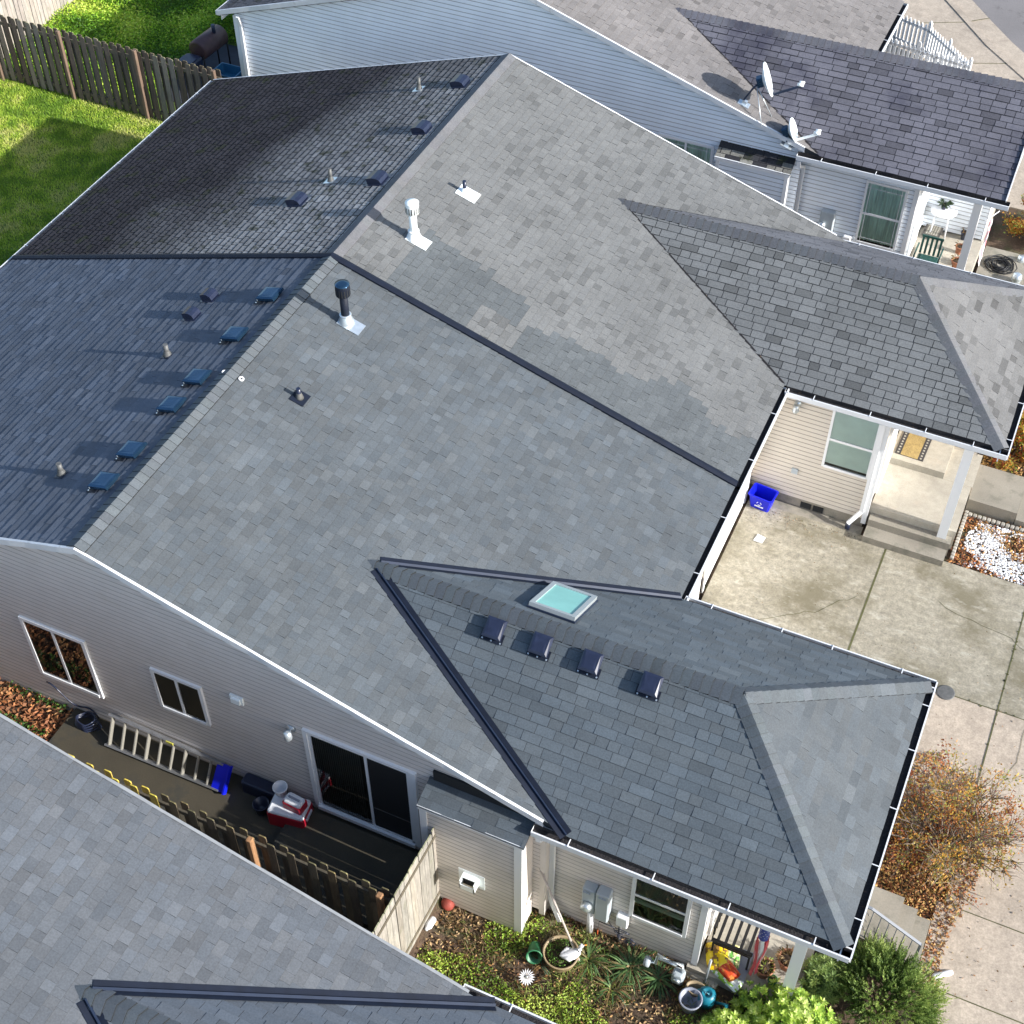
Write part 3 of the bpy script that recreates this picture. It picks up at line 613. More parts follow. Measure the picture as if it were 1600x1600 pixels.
# bump-out closet under the rake
m = MB(); sx0, sx1, sy = 5.40, 6.93, -.28
siding(m, [(sx0, sy, .35), (sx1, sy, .35), (sx1, sy, 2.92), (sx0, sy, 2.92)], (1, 0, 0)); siding(m, [(sx1, sy, .35), (sx1, .12, .35), (sx1, .12, 3.0), (sx1, sy, 2.92)], (0, 1, 0))
m.face([(sx0, sy, .35), (sx0, .12, .35), (sx0, .12, 3.0), (sx0, sy, 2.92)]); bo = m.build('closet_wall', MAT['taupe'], house)
m = MB(); m.box((sx1 - .09, sy - .03, .35), (sx1 + .03, sy + .1, 2.9)); m.box((sx0 - .03, sy - .03, .9), (sx0 + .08, sy + .1, 2.9)); m.box((sx0 - .05, sy - .05, 2.88), (sx1 + .06, sy - .02, 2.96)); m.build('corner_board', MAT['vinyl'], bo)
m = MB(); m.has = True; O1 = [(sx0 - .05, sy - .06, 2.95), (sx1 + .07, sy - .06, 2.95), (sx1 + .07, .12, 3.07), (sx0 - .05, .12, 3.07)]
shingles(m, O1, (1, 0, 0), (0, .41, .12), new_col((.085, .10, .112)), deckth=.04); m.build('closet_roof', MAT['shingle'], bo)
m = MB(); m.box((sx0 + .02, .07, 3.08), (sx1, .119, 3.30)); m.build('eave_shade_strip', MAT['dark'], bo)  # solid dark strip added on the wall, painting the recess shade under the rake
m = MB(); c = ay(737, 1372, sy); m.box((c.x - .2, sy - .022, c.z - .17), (c.x + .22, sy - .012, c.z + .2)); m.box((c.x - .12, sy - .17, c.z - .1), (c.x - .105, sy - .02, c.z + .12)); m.box((c.x + .105, sy - .17, c.z - .1), (c.x + .12, sy - .02, c.z + .12)); m.box((c.x - .12, sy - .17, c.z - .10), (c.x + .12, sy - .155, c.z + .02)); m.box((c.x - .12, sy - .1, c.z + .11), (c.x + .12, sy - .02, c.z + .122)); v = m.build('flue_terminal', MAT['whitemetal'], bo)
m = MB(); m.box((c.x - .1, sy - .08, c.z - .09), (c.x + .1, sy - .03, c.z + .1)); m.build('opening', MAT['dark'], v)
m = MB(); m.box((7.07, .09, .4), (7.16, .31, 3.1)); m.build('corner_board', MAT['taupe2'], house)
# roof penetrations, near half
for p in ((425, 466), (370, 528), (312, 595), (272, 638), (210, 709), (167, 758)): box_vent(house, B(*p), dB, nB_, .30, h=.12)
for p in ((329, 465), (301, 494)): louver_vent(house, B(*p), dB, nB_, .22)
for p in ((262, 556), (97, 742)): pipe_vent(house, B(*p), dB, nB_, .24, .04, 'lead', 'flashblue', .18)
cap_vent(house, F(541, 504), dF, nF_, 'flash', 'galv', 'skytintmetal', .80)
pipe_vent(house, F(468, 622), dF, nF_, .2, .035, 'black', 'flash', .26)
for p in ((377, 593), (351, 583)):
    m = MB(slope_frame(F(*p) if p[0] > 370 else B(*p), dF, nF_)); n = 20; m.grid([[(r * math.cos(2 * math.pi * j / n), r * math.sin(2 * math.pi * j / n), z) for j in range(n)] for r, z in ((.045, .012), (.045, .024), (.022, .024), (.022, .012))], smooth=False); m.build('anchor_ring', MAT['vinyl'], house)
for p in ((775, 983), (847, 1008), (925, 1035), (1018, 1070)): box_vent(house, WN(*p), dW, nW_, .25, 'black', .12)
# skylight
c = WFp(879, 945); L = slope_frame(c, dWf, nWf_); m = MB(L); s1, s2 = .36, .52
for lo, hi in (((-s1, -s2, .0), (-s1 + .07, s2, .10)), ((s1 - .07, -s2, .0), (s1, s2, .10)), ((-s1 + .07, -s2, 0), (s1 - .07, -s2 + .07, .10)), ((-s1 + .07, s2 - .07, 0), (s1 - .07, s2, .10))): m.box(lo, hi)
sk = m.build('skylight', pm('skylight_frame', (.42, .46, .47), .4, .4), house)
m = MB(L); m.face([(-s1 + .06, -s2 + .06, .08), (s1 - .06, -s2 + .06, .08), (s1 - .06, s2 - .06, .08), (-s1 + .06, s2 - .06, .08)]); m.build('pane', MAT['skyglass'], sk)
m = MB(L); m.box((-s1 - .02, -s2 - .02, .012), (s1 + .02, s2 + .02, .04)); m.build('skylight_flashing', MAT['flashblue'], sk)
# far half
for p in ((720, 131), (660, 203), (591, 282), (465, 315)): louver_vent(house, B(*p), dB, nB_, .30)
for p in ((655, 140), (517, 283)): pipe_vent(house, B(*p), dB, nB_, .28, .035, 'lead', 'galv', .22)
cap_vent(house, F(647, 373), dF, nF_, 'whitemetal', 'whitemetal', 'whitemetal', .76)
pipe_vent(house, F(726, 301), dF, nF_, .25, .035, 'black', 'whitemetal', .3, ext=.9)
# downspouts
def downspout(root, pts, w_=.075, mat='vinyl'):
    m = MB()
    for a, b in zip(pts, pts[1:]): m.bar(a, b, w_, w_ * .8, (0, 1, 0))
    return m.build('downspout', MAT[mat], root)
downspout(house, [(7.12, -.1, 3.05), (7.12, -.1, 2.9), (7.2, .24, 2.72), (7.2, .24, .72), (7.42, .1, .42)])
downspout(house, [(9.33, 10.15, 3.02), (9.33, 10.22, 2.85), (9.33, 10.22, .42), (9.15, 10.08, .15)])
m = MB(); m.tube([(9.16, 10.12, .16), (9.16, 10.06, .02)], .05, 8); m.build('drain_inlet', MAT['black'], house)
# wall fixtures
def wall_lamp(root, x, y, z, s=1):
    m = MB(); L = Matrix.Translation((x, y, z)) @ Matrix.Rotation(math.radians(90), 4, 'X'); m.lathe([(.07 * s, 0), (.065 * s, .02), (.03, .03), (.02, .08)], (0, 0, 0), 14, L); o = m.build('wall_lamp', MAT['galv'], root)
    m = MB(); m.lathe([(.02, .05), (.055 * s, .03), (.06 * s, -.10), (.045 * s, -.13), (.01, -.14)], (x, y - .11, z), 14); m.build('lamp_shade', MAT['galv'], o)
p = ay(455, 1138, .1); wall_lamp(house, p.x, .1, p.z, 1.1); p = ay(1247, 630, 10.25); wall_lamp(house, p.x, 10.25, p.z)
p = ay(371, 1092, .1); m = MB(); m.box((p.x - .11, .065, p.z - .08), (p.x + .11, .1, p.z + .09)); m.box((p.x - .075, .03, p.z - .05), (p.x + .075, .066, p.z + .06)); m.build('exhaust_hood', MAT['whitemetal'], house)
p = ay(1242, 735, 10.25); m = MB(); m.box((p.x - .06, 10.215, p.z - .06), (p.x + .06, 10.25, p.z + .06)); m.build('socket_box', MAT['grey'], house)
m = MB(); 
for xa, xb in ((8.17, 8.38), (8.42, 8.62)): m.box((xa, 10.235, .03), (xb, 10.262, .16))
m.build('crawlspace_vent', MAT['dark'], house)
# electric meter, cable box, gas meter on the wing wall
yw = .29; m = MB(); m.bev((7.72, yw - .16, .98), (7.93, yw, 1.62), .02); m.bev((7.94, yw - .18, .92), (8.15, yw, 1.66), .02); mt = m.build('electric_meter_box', MAT['grey'], house)
m = MB(); m.lathe([(.085, 0), (.085, .06), (.07, .10), (.02, .12)], (0, 0, 0), 20, Matrix.Translation((7.82, yw - .16, 1.22)) @ Matrix.Rotation(math.radians(90), 4, 'X')); m.build('meter_dial', MAT['galv'], mt)
m = MB(); m.tube([(7.86, yw - .08, .98), (7.86, yw - .08, .15)], .055, 12); m.build('conduit', MAT['vinyl'], mt)
m = MB()
for xa, xb in ((7.745, 7.86), (7.985, 8.1)): m.box((xa, yw - .185, 1.56), (xb, yw - .181, 1.61))
m.build('warning_label', pm('label_paper', (.3, .36, .5), .6, nz=(60, .4, 3)), mt)
m = MB(); m.bev((8.26, yw - .12, .86), (8.44, yw, 1.12), .015); cb = m.build('cable_box', MAT['vinyl'], house)
m = MB(); m.tube([(8.32, yw - .06, .88), (8.32, yw - .06, .2)], .025, 8)
m.build('cable_conduit', MAT['lead'], cb)
m = MB()
for k in range(5):
    pts = []; r0 = U(.08, .16)
    for i in range(12): t = i / 11 * math.pi * 1.6 + k; pts.append((8.36 + r0 * math.cos(t) + .04 * k, yw - .1 - .03 * k, .68 + .5 * r0 * math.sin(t)))
    m.tube(pts, .006, 5)
m.tube([(8.25, yw - .1, .72), (8.0, yw - .09, .7), (7.99, yw - .09, .42)], .006, 5); m.tube([(8.3, yw - .1, .6), (8.1, yw - .08, .85), (8.12, yw - .06, 1.0)], .006, 5)
m.build('loose_cable', MAT['black'], cb)
m = MB(); m.tube([(7.99, yw - .09, .42), (7.99, yw - .09, .2)], .01, 6); m.build('cable_marker', pm('orange_plastic', (.6, .12, .03), .5), cb)
m = MB(); z = .55
m.tube([(8.85, 0, .35), (8.85, 0, z), (8.98, 0, z + .02), (9.0, 0, z + .28), (9.38, 0, z + .28), (9.4, 0, z + .05)], .028, 10)
m.tube([(9.0, .02, z + .16), (9.3, .02, z + .16)], .025, 8); gm = m.build('gas_meter', MAT['galv'], house)
m = MB(); m.lathe([(.02, -.05), (.075, -.045), (.085, 0), (.075, .045), (.02, .05)], (0, 0, 0), 18, Matrix.Translation((8.86, -.02, z)) @ Matrix.Rotation(math.radians(90), 4, 'Y')); m.build('regulator', MAT['grey'], gm)
m = MB(); m.bev((9.26, -.10, z - .16), (9.44, .06, z + .08), .03); md = m.build('meter_body', MAT['grey'], gm)
m = MB(); m.lathe([(.055, 0), (.055, .03), (.02, .04)], (0, 0, 0), 14, Matrix.Translation((9.35, -.10, z - .04)) @ Matrix.Rotation(math.radians(90), 4, 'X')); m.build('meter_dial', MAT['galv'], md)
# porches and steps
m = MB(); m.box((9.54, .33, .0), (11.05, 2.6, .45)); m.box((9.4, .2, .0), (11.12, .33, .44)); m.box((9.3, .1, 0), (9.9, .2, .32)); m.build('porch_floor', MAT['porch'], house)
m = MB(); m.box((11.12, 1.7, 0), (12.06, 2.62, .44)); m.box((12.06, 1.72, 0), (12.30, 2.60, .29)); m.box((12.30, 1.74, 0), (12.53, 2.58, .15)); m.build('front_step', MAT['step'], house)
m = MB(); m.box((9.5, 9.86, 0), (11.04, 10.16, .17)); m.box((9.5, 10.16, 0), (11.06, 10.36, .34)); m.build('porch_step', MAT['step'], house)
m = MB(); m.box((9.46, 10.36, 0), (11.10, 11.64, .5)); m.box((9.46, 11.64, 0), (10.55, 12.6, .66)); m.box((10.55, 11.64, 0), (11.12, 12.6, .505)); m.build('porch_floor', MAT['porch'], house)
m = MB(); m.box((11.12, 11.52, -.1), (12.05, 12.56, .3)); m.box((12.06, 11.5, -.1), (12.6, 12.54, .15)); m.build('front_step', MAT['step'], house)
# iron handrail on the near front steps
m = MB(); yr = 1.66; top = [(11.15, yr, 1.50), (11.62, yr, 1.42), (12.42, yr, .98)]
for a, b in zip(top, top[1:]): m.bar(a, b, .045, .02)
low = [(11.15, yr, .62), (11.62, yr, .58), (12.42, yr, .20)]
m.tube(low, .01, 6); m.bar((12.42, yr, 0), (12.42, yr, .98), .035, .035, (0, 1, 0))
for i in range(11):
    t = i / 10; x = 11.15 + 1.27 * t; zt = 1.5 - .17 * (x - 11.15) if x < 11.62 else 1.42 - .55 * (x - 11.62); zb = .62 - .085 * (x - 11.15) if x < 11.62 else .58 - .475 * (x - 11.62)
    m.tube([(x, yr, zb), (x, yr, zt)], .008, 6)
for k in range(3):
    pts = [(11.52 + .09 * math.cos(a) * (1 - a / 14), yr, .8 + .2 * k + .09 * math.sin(a) * (1 - a / 14)) for a in [j * .5 for j in range(20)]]; m.tube(pts, .006, 5)
m.build('handrail', pm('grey_painted_iron', (.22, .23, .25), .5, .3), house)
# ================================================================ house behind (pale blue)
ST_B = dict(gable_end=True, mat=MAT['shingle_old'], matb=MAT['shingle_moss'], front=old_wing((.19, .178, .172), .06), back=old_wing((.10, .10, .11)), wing=old_wing((.13, .128, .15), .16), wing2=old_wing((.2, .19, .19), .05), hip=old_wing((.2, .19, .19), .05), cap=lambda: jit((.17, .165, .18), .04, .02), valley=False, thw=(.010, .02), gapw=.014, matw=MAT['shingle_stain'], gapb=.02, thb=(.01, .014), tww=(.2, .42))
OX, OYB, OZ = -1.414, 17.0, .195
hb = thing('duplex_house', (OX, OYB + 4, 0), 'pale blue sided house with old grey roof behind the duplex at the top', 'house')
unit_roof(hb, OX, OYB, OZ, 1, ST_B)
gable_wall(hb, OX, OYB, OZ, 1, MAT['blue'], -.1)
wing_walls(hb, OX, OYB + .35, OYB + 4.25, OZ, MAT['blue'], .2, fx=9.6)
m = MB(); siding(m, [(7.1 + OX, OYB + 4.25, 0), (7.1 + OX, OYB + 7.3, 0), (7.1 + OX, OYB + 7.3, 3.2), (7.1 + OX, OYB + 4.25, 3.2)], (0, 1, 0)); m.face([(-7.05 + OX, OYB + .12, -.1), (-7.05 + OX, OYB + 7.2, -.1), (-7.05 + OX, OYB + 7.2, 3.3), (-7.05 + OX, OYB + .12, 3.3)]); m.build('front_wall', MAT['blue'], hb)
m = MB(); m.face([(-7.05 + OX, OYB + 7.2, -.1), (7.1 + OX, OYB + 7.2, -.1), (7.1 + OX, OYB + 7.2, 3.2), (OX, OYB + 7.2, 5.6), (-7.05 + OX, OYB + 7.2, 3.2)]); m.build('party_wall', MAT['blue'], hb)
m = MB(); m.box((-8.5, OYB + .07, -.1), (-8.38, OYB + .25, 3.3)); m.build('corner_board', MAT['vinyl'], hb)
downspout(hb, [(-8.3, OYB - .02, 3.35), (-8.3, OYB + .06, 3.1), (-8.3, OYB + .06, .1)])
window(hb, 2.45, 3.75, 1.9, 2.93, OYB + .10, 'slider', 'curtain', fw=.07)
window(hb, 7.10, 8.0, 1.27, 2.86, OYB + .335, 'hung', 'curtain', fw=.05)
yb = OYB - .22; a_, b_ = 3.93, 5.50
m = MB(); siding(m, [(a_, yb, 0), (b_, yb, 0), (b_, yb, 2.86), (a_, yb, 2.86)], (1, 0, 0)); m.face([(b_, yb, 0), (b_, yb + .4, 0), (b_, yb + .4, 3.0), (b_, yb, 2.86)]); m.face([(a_, yb, 0), (a_, yb + .4, 0), (a_, yb + .4, 3.0), (a_, yb, 2.86)]); bo = m.build('closet_wall', MAT['blue'], hb)
m = MB(); m.box((b_ - .05, yb - .03, 0), (b_ + .03, yb + .1, 2.86)); m.box((a_ - .03, yb - .03, 0), (a_ + .05, yb + .1, 2.86)); m.box((a_ - .06, yb - .06, 2.84), (b_ + .06, yb - .03, 2.92)); m.build('corner_board', MAT['vinyl'], bo)
m = MB(); m.has = True; shingles(m, [(a_ - .06, yb - .06, 2.9), (b_ + .06, yb - .06, 2.9), (b_ + .06, yb + .42, 3.14), (a_ - .06, yb + .42, 3.14)], (1, 0, 0), (0, .48, .24), lambda u, v, h: jit((.20, .195, .175) if R() < .7 and v < .26 else (.04, .04, .045), .25), gap=.02, deckth=.04); m.build('closet_roof', MAT['shingle_moss'], bo)
downspout(hb, [(5.68, OYB - .12, 3.2), (5.68, OYB - .1, 3.05), (5.72, OYB + .24, 2.85), (5.72, OYB + .24, .3)])
yw = OYB + .34; p = ay(1296, 345, yw); m = MB(); m.bev((p.x - .2, yw - .15, p.z - .4), (p.x + .12, yw, p.z + .3), .02); mt = m.build('electric_meter_box', MAT['grey'], hb)
m = MB(); q = ay(1284, 350, yw - .15); m.lathe([(.085, 0), (.085, .06), (.05, .1), (.01, .11)], (0, 0, 0), 16, Matrix.Translation((q.x, yw - .15, q.z)) @ Matrix.Rotation(math.radians(90), 4, 'X')); m.build('meter_dial', MAT['galv'], mt)
p = ay(1325, 378, yw); m = MB(); m.bev((p.x - .12, yw - .12, p.z - .3), (p.x + .06, yw, p.z + .2), .02); m.build('cable_box', MAT['vinyl'], hb)
m = MB(); m.box((8.1, OYB + .4, 0), (9.64, OYB + 4.2, .45)); m.box((8.05, OYB + .25, 0), (9.7, OYB + .4, .40)); m.box((8.3, OYB + 1.1, .45), (9.2, OYB + 1.8, .55)); m.build('porch_floor', MAT['porch'], hb)
m = MB(); m.box((9.72, 18.75, -.05), (10.75, 20.0, .12)); m.box((10.75, 18.75, -.05), (11.6, 19.9, .06)); m.build('front_step', MAT['step'], hb)
# ================================================================ house in front (only its roof shows)
ST_F = dict(ST_NEW); ST_F.update(rake='rakegrey', front=new_col((.106, .115, .127)), wing=new_col((.105, .12, .14)), wing2=new_col((.105, .12, .14)))
OX4, OY4, OZ4 = .206, -2.783, .38
hf = thing('duplex_house', (OX4, OY4 - 4, 0), 'grey shingled roof cutting across the lower left corner of the photo', 'house')
unit_roof(hf, OX4, OY4, OZ4, -1, ST_F)
gable_wall(hf, OX4, OY4, OZ4, -1, MAT['taupe'], .2)
m = MB(); x = OX4
for pts in ([(7.1 + x, OY4 - .12, 0), (7.1 + x, OY4 - 7.2, 0), (7.1 + x, OY4 - 7.2, 3.5), (7.1 + x, OY4 - .12, 3.5)], [(-7.05 + x, OY4 - .12, 0), (-7.05 + x, OY4 - 7.2, 0), (-7.05 + x, OY4 - 7.2, 3.5), (-7.05 + x, OY4 - .12, 3.5)], [(7.1 + x, OY4 - .3, 0), (11 + x, OY4 - .3, 0), (11 + x, OY4 - .3, 3.4), (7.1 + x, OY4 - .3, 3.4)], [(11 + x, OY4 - .3, 0), (11 + x, OY4 - 4.3, 0), (11 + x, OY4 - 4.3, 3.4), (11 + x, OY4 - .3, 3.4)], [(-7.05 + x, OY4 - 7.2, 0), (7.1 + x, OY4 - 7.2, 0), (7.1 + x, OY4 - 7.2, 3.5), (x, OY4 - 7.2, 5.8), (-7.05 + x, OY4 - 7.2, 3.5)]): m.face(pts)
m.build('side_wall', MAT['taupe'], hf)
#PART3
# ================================================================ fences
def board(m, x, y, z0, z1, w_, t, ang, col, lean=0, dog=.02):
    """upright board; ang = direction of the fence line"""
    L = Matrix.Translation((x, y, 0)) @ Matrix.Rotation(ang, 4, 'Z') @ Matrix.Rotation(lean, 4, 'Y')
    m.color(col); h = w_ / 2; n = len(m.v)
    pr = [(-h, z0), (h, z0), (h, z1 - dog), (h - dog, z1), (-h + dog, z1), (-h, z1 - dog)]
    m.face([L @ Vector((a, -t / 2, b)) for a, b in pr]); m.face([L @ Vector((a, t / 2, b)) for a, b in reversed(pr)])
    for i in range(6):
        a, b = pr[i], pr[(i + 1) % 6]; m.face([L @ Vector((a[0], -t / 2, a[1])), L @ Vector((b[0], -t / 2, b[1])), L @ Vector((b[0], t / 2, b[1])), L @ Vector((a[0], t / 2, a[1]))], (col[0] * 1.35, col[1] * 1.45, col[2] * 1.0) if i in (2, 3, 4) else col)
def fence(label, p0, p1, gf, h, colf, postcol, w_=.14, sp=.150, shadow=True, post=2.1, first=.4, group=None, rails=True, postside=-1, jitter=.02):
    p0, p1 = Vector((*p0, 0)), Vector((*p1, 0)); d = p1 - p0; Ln = d.length; d.normalize(); ang = math.atan2(d.y, d.x); nr = Vector((-d.y, d.x, 0))
    root = thing('wooden_fence', (p0.x, p0.y, gf(p0.x, p0.y)), label, 'fence', group)
    m = MB(); i = 0; s = w_ / 2
    while s < Ln:
        off = .03 * (1 if i % 2 else -1) if shadow else 0
        p = p0 + d * s + nr * off; g = gf(p.x, p.y)
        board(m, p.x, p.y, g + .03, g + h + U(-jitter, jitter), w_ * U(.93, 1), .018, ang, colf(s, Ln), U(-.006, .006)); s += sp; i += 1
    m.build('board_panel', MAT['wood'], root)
    if rails:
        for zz in (.22, h - .22):
            m = MB(); m.has = True; m.color(jit((.10, .085, .06), .2)); a, b = p0, p1
            m.bar((a.x, a.y, gf(a.x, a.y) + zz), (b.x, b.y, gf(b.x, b.y) + zz), .038, .085); m.build('rail', MAT['wood'], root)
    s = first
    while s < Ln + .05:
        p = p0 + d * s + nr * (postside * .09); g = gf(p.x, p.y); m = MB(); m.color(jit(postcol, .12))
        m.bev((p.x - .045, p.y - .045, g - .1), (p.x + .045, p.y + .045, g + h + .04), .012); m.build('fence_post', MAT['wood'], root); s += post
    return root
gw = lambda x, y: .74
fx1, fx2 = ay(104, 105, 15.66).x, ay(222, 140, 15.66).x
dkw = lambda s, L: jit(random.choice([(.14, .11, .09), (.11, .085, .07), (.19, .165, .14), (.10, .075, .06)]), .18, .05)
fence('dark weathered board fence across the lawn, ending at the back corner of the duplex roof', (-15.25, 15.75), (-8.1, 15.75), gw, 1.86, dkw, (.15, .10, .07), shadow=True, sp=.118, first=fx1 + 15.25 - (fx2 - fx1), post=fx2 - fx1)
fence('pale sunlit board fence at the upper left edge beyond the dark fence', (-15.9, 25.5), (-15.35, 15.95), gw, 1.9, lambda s, L: jit((.33, .29, .25), .15, .03), (.34, .22, .14), shadow=False, post=2.3)
fence('pale sunlit board fence at the left edge in front of the dark fence', (-15.3, 15.6), (-15.1, 7.5), gw, 1.9, lambda s, L: jit((.36, .33, .30), .15, .03), (.34, .22, .14), shadow=False, post=2.3)
gs = lambda x, y: .72
def sidec(s, L):
    if s < 1.75: return jit((.42, .31, .07), .15, .05)
    return jit(random.choice([(.10, .075, .045), (.12, .095, .06), (.08, .065, .045)]), .2, .05)
fence('narrow mossy board fence standing in the gap between the duplex and the lower left roof', (-.1, -1.47), (5.55, -1.47), gs, 1.74, sidec, (.32, .17, .08), w_=.135, sp=.165, first=3.4, post=2.08, postside=-1, jitter=.03)
fence('tan solid board fence panel beside the closet wall and its flue', (5.58, .05), (5.58, -2.7), lambda x, y: .35 + .1 * sst(-.3, -2, y), 2.1, lambda s, L: jit((.27, .25, .215), .14, .03), (.16, .12, .08), w_=.142, sp=.142, shadow=False, first=.10, post=9, rails=True, postside=1)
# white picket fence
root = thing('picket_fence', (6.6, 27, 0), 'small white picket fence on the far sidewalk beside the pale blue house', 'fence')
path = [(5.3, 26.95), (7.75, 26.5), (6.35, 27.95), (5.4, 28.3)]; pk = 0
for a, b in zip(path, path[1:]):
    a, b = Vector((*a, 0)), Vector((*b, 0)); d = b - a; Ln = d.length; d.normalize()
    for zz in (.25, .82):
        m = MB(); m.bar(a + Vector((0, 0, zz)), b + Vector((0, 0, zz)), .03, .07); m.build('rail', MAT['vinyl'], root)
    n = int(Ln / .125)
    for i in range(n + 1):
        p = a + d * (i * Ln / n); m = MB(); L = Matrix.Translation((p.x, p.y, 0)) @ Matrix.Rotation(math.atan2(d.y, d.x), 4, 'Z'); hh = .98 if i % 8 else 1.12; ww = .034 if i % 8 else .055
        rs = [[L @ Vector((x * k, y * k2, z)) for x, y in ((-ww, -.015), (ww, -.015), (ww, .015), (-ww, .015))] for k, k2, z in ((1, 1, .05), (1, 1, hh - .07), (.1, .6, hh))]
        m.grid(rs, cap0=True, cap1=True, smooth=False); m.build('picket' if i % 8 else 'picket_post', MAT['vinyl'], root)
# ================================================================ satellite dishes
def dish(base, cen, A, E, w_, h_, label, feed):
    root = thing('satellite_dish', base, label, 'satellite dish', 'satellite dishes on the pale blue house roof')
    n = Vector((math.cos(E) * math.cos(A), math.cos(E) * math.sin(A), math.sin(E))); s = Vector((-math.sin(A), math.cos(A), 0)); t = n.cross(s)
    L = Matrix.Translation(cen) @ Matrix((s, t, n)).transposed().to_4x4(); N = 36
    m = MB(L); m.grid([[(r * w_ / 2 * math.cos(2 * math.pi * j / N), r * h_ / 2 * math.sin(2 * math.pi * j / N), .10 * (r * r - 1)) for j in range(N)] for r in (.02, .3, .55, .8, 1.0)], cap0=True)
    m.grid([[(r * w_ / 2 * math.cos(2 * math.pi * j / N), r * h_ / 2 * math.sin(2 * math.pi * j / N), z) for j in range(N)] for r, z in ((1.0, 0), (1.03, .0), (1.03, -.02), (.8, -.05), (.3, -.115), (.02, -.125))], cap1=True); m.build('dish_reflector', MAT['whitemetal'], root)
    bk = L @ Vector((0, 0, -.17)); m = MB(L); m.bev((-.09, -.11, -.24), (.09, .11, -.12), .02); m.build('mount_bracket', MAT['skytintmetal'], root)
    m = MB(); b = Vector(base); m.tube([b + Vector((0, 0, .03)), b + Vector((0, 0, .12)), b.lerp(bk, .5) + Vector((0, 0, .1)), bk], .022, 10); m.build('mast', MAT['flashblue'], root)
    m = MB(slope_frame(b, dF, nF_)); m.box((-.09, -.13, 0), (.09, .13, .02)); m.box((-.04, -.05, .02), (.04, .05, .1)); m.build('foot', MAT['galv'], root)
    f = L @ Vector(feed); lo = (L @ Vector((0, -h_ / 2, -.06)))
    up_ = lo if (L @ Vector((0, -h_ / 2, 0))).z < cen[2] else (L @ Vector((0, h_ / 2, -.06)))
    m = MB(); m.bar(up_, f, .03, .045); m.build('feed_arm', MAT['flashblue' if w_ > .6 else 'whitemetal'], root)
    m = MB(); m.tube([f, f + (Vector(cen) - f).normalized() * .13], .035, 10); m.tube([f + Vector((0, .07, .02)), f + Vector((0, .07, .02)) + (Vector(cen) - f).normalized() * .11], .03, 10); m.build('receiver', MAT['whitemetal'], root)
    return root, bk
F3 = lambda px, py: hit(px, py, (K, 0, 1), H + OZ + K * OX)
b1 = F3(1162, 163); b1.y = max(b1.y, 17.12); r, bk = dish(b1, ay(1201, 124, 17.5), math.radians(15), math.radians(22), .62, .74, 'large white satellite dish on an arm at the roof edge of the pale blue house', (0, .62, .62) if False else (0, -.34, .66))
for q in (F3(1190, 198), F3(1206, 183)):
    m = MB(); m.tube([b1.lerp(bk, .75) + Vector((0, 0, .05)), q], .009, 6); m.build('strut', MAT['galv'], r)
b2 = Vector((5.33, 16.98, 3.42)); dish(b2, (5.42, 17.08, 3.78), math.radians(8), math.radians(24), .46, .50, 'small thin white satellite dish over the blue closet roof corner', (0, -.22, .5))
# ================================================================ helpers for small things
def solo(name, m, mat, label, cat, group=None, o=None): return m.build(name, mat, label=label, category=cat, group=group, origin=o)
def lathe_thing(name, c, prof, mat, label, cat, n=20, L=None, group=None):
    m = MB(Matrix.Translation(c) @ (L or Matrix.Identity(4))); m.lathe(prof, n=n, cap=False); return m.build(name, mat, label=label, category=cat, origin=c, group=group)
cm = lambda name, c, r=.5, **k: pm(name, c, r, **k)
M_BLUE = cm('blue_plastic', (.005, .012, .55), .35); M_RED = cm('red_plastic', (.42, .012, .03), .35); M_LID = cm('white_plastic', (.74, .75, .77), .4, nz=(6, .05, 3)); M_GREEN = cm('green_plastic', (.03, .16, .07), .45); M_TEAL = cm('teal_plastic', (.01, .17, .24), .4); M_GP = cm('grey_plastic', (.25, .27, .33), .45); M_TERRA = cm('terracotta', (.38, .16, .09), .8, nz=(8, .15, 3)); M_TAN = cm('tan_plastic', (.32, .24, .14), .6, nz=(8, .15, 3)); M_SOIL = cm('potting_soil', (.05, .032, .02), .95, nz=(20, .4, 3)); M_CHAIR = cm('dark_green_plastic', (.02, .07, .06), .35)
# recycling bin on the driveway
c = Vector((7.47, 9.98, .012)); root = thing('recycling_bin', c, 'bright blue recycling bin standing on the driveway against the beige wall', 'bin')
L = Matrix.Translation(c) @ Matrix.Rotation(math.radians(-6), 4, 'Z')
def rect(a, b, z, r=.03):
    return [(a * sx + (-r * sx if k == 0 else 0), b * sy + (-r * sy if k else 0), z) for sx, sy, ks in ((1, 1, (1, 0)), (-1, 1, (0, 1)), (-1, -1, (1, 0)), (1, -1, (0, 1))) for k in ((0, 1) if sx * sy < 0 else (1, 0))]
m = MB(L); m.grid([rect(.19, .13, 0), rect(.235, .165, .33), rect(.255, .185, .335), rect(.255, .185, .355), rect(.228, .158, .355), rect(.18, .12, .02)], cap0=True, cap1=True, smooth=False); m.build('bin_body', M_BLUE, root)
m = MB(L)
for a0 in (0, 120, 240):
    t0 = math.radians(a0); pts = [(.045 * math.cos(t0 + k * .3), -.157 - .018 * (.2 + .033 * math.sin(t0 + k * .3) / .33 + .3), .19 + .04 * math.sin(t0 + k * .3)) for k in range(5)]; m.tube(pts, .008, 5)
m.box((-.09, -.163, .09), (.09, -.150, .115)); m.build('bin_emblem', M_LID, root)
m = MB(); p = az(1187, 842, .02)
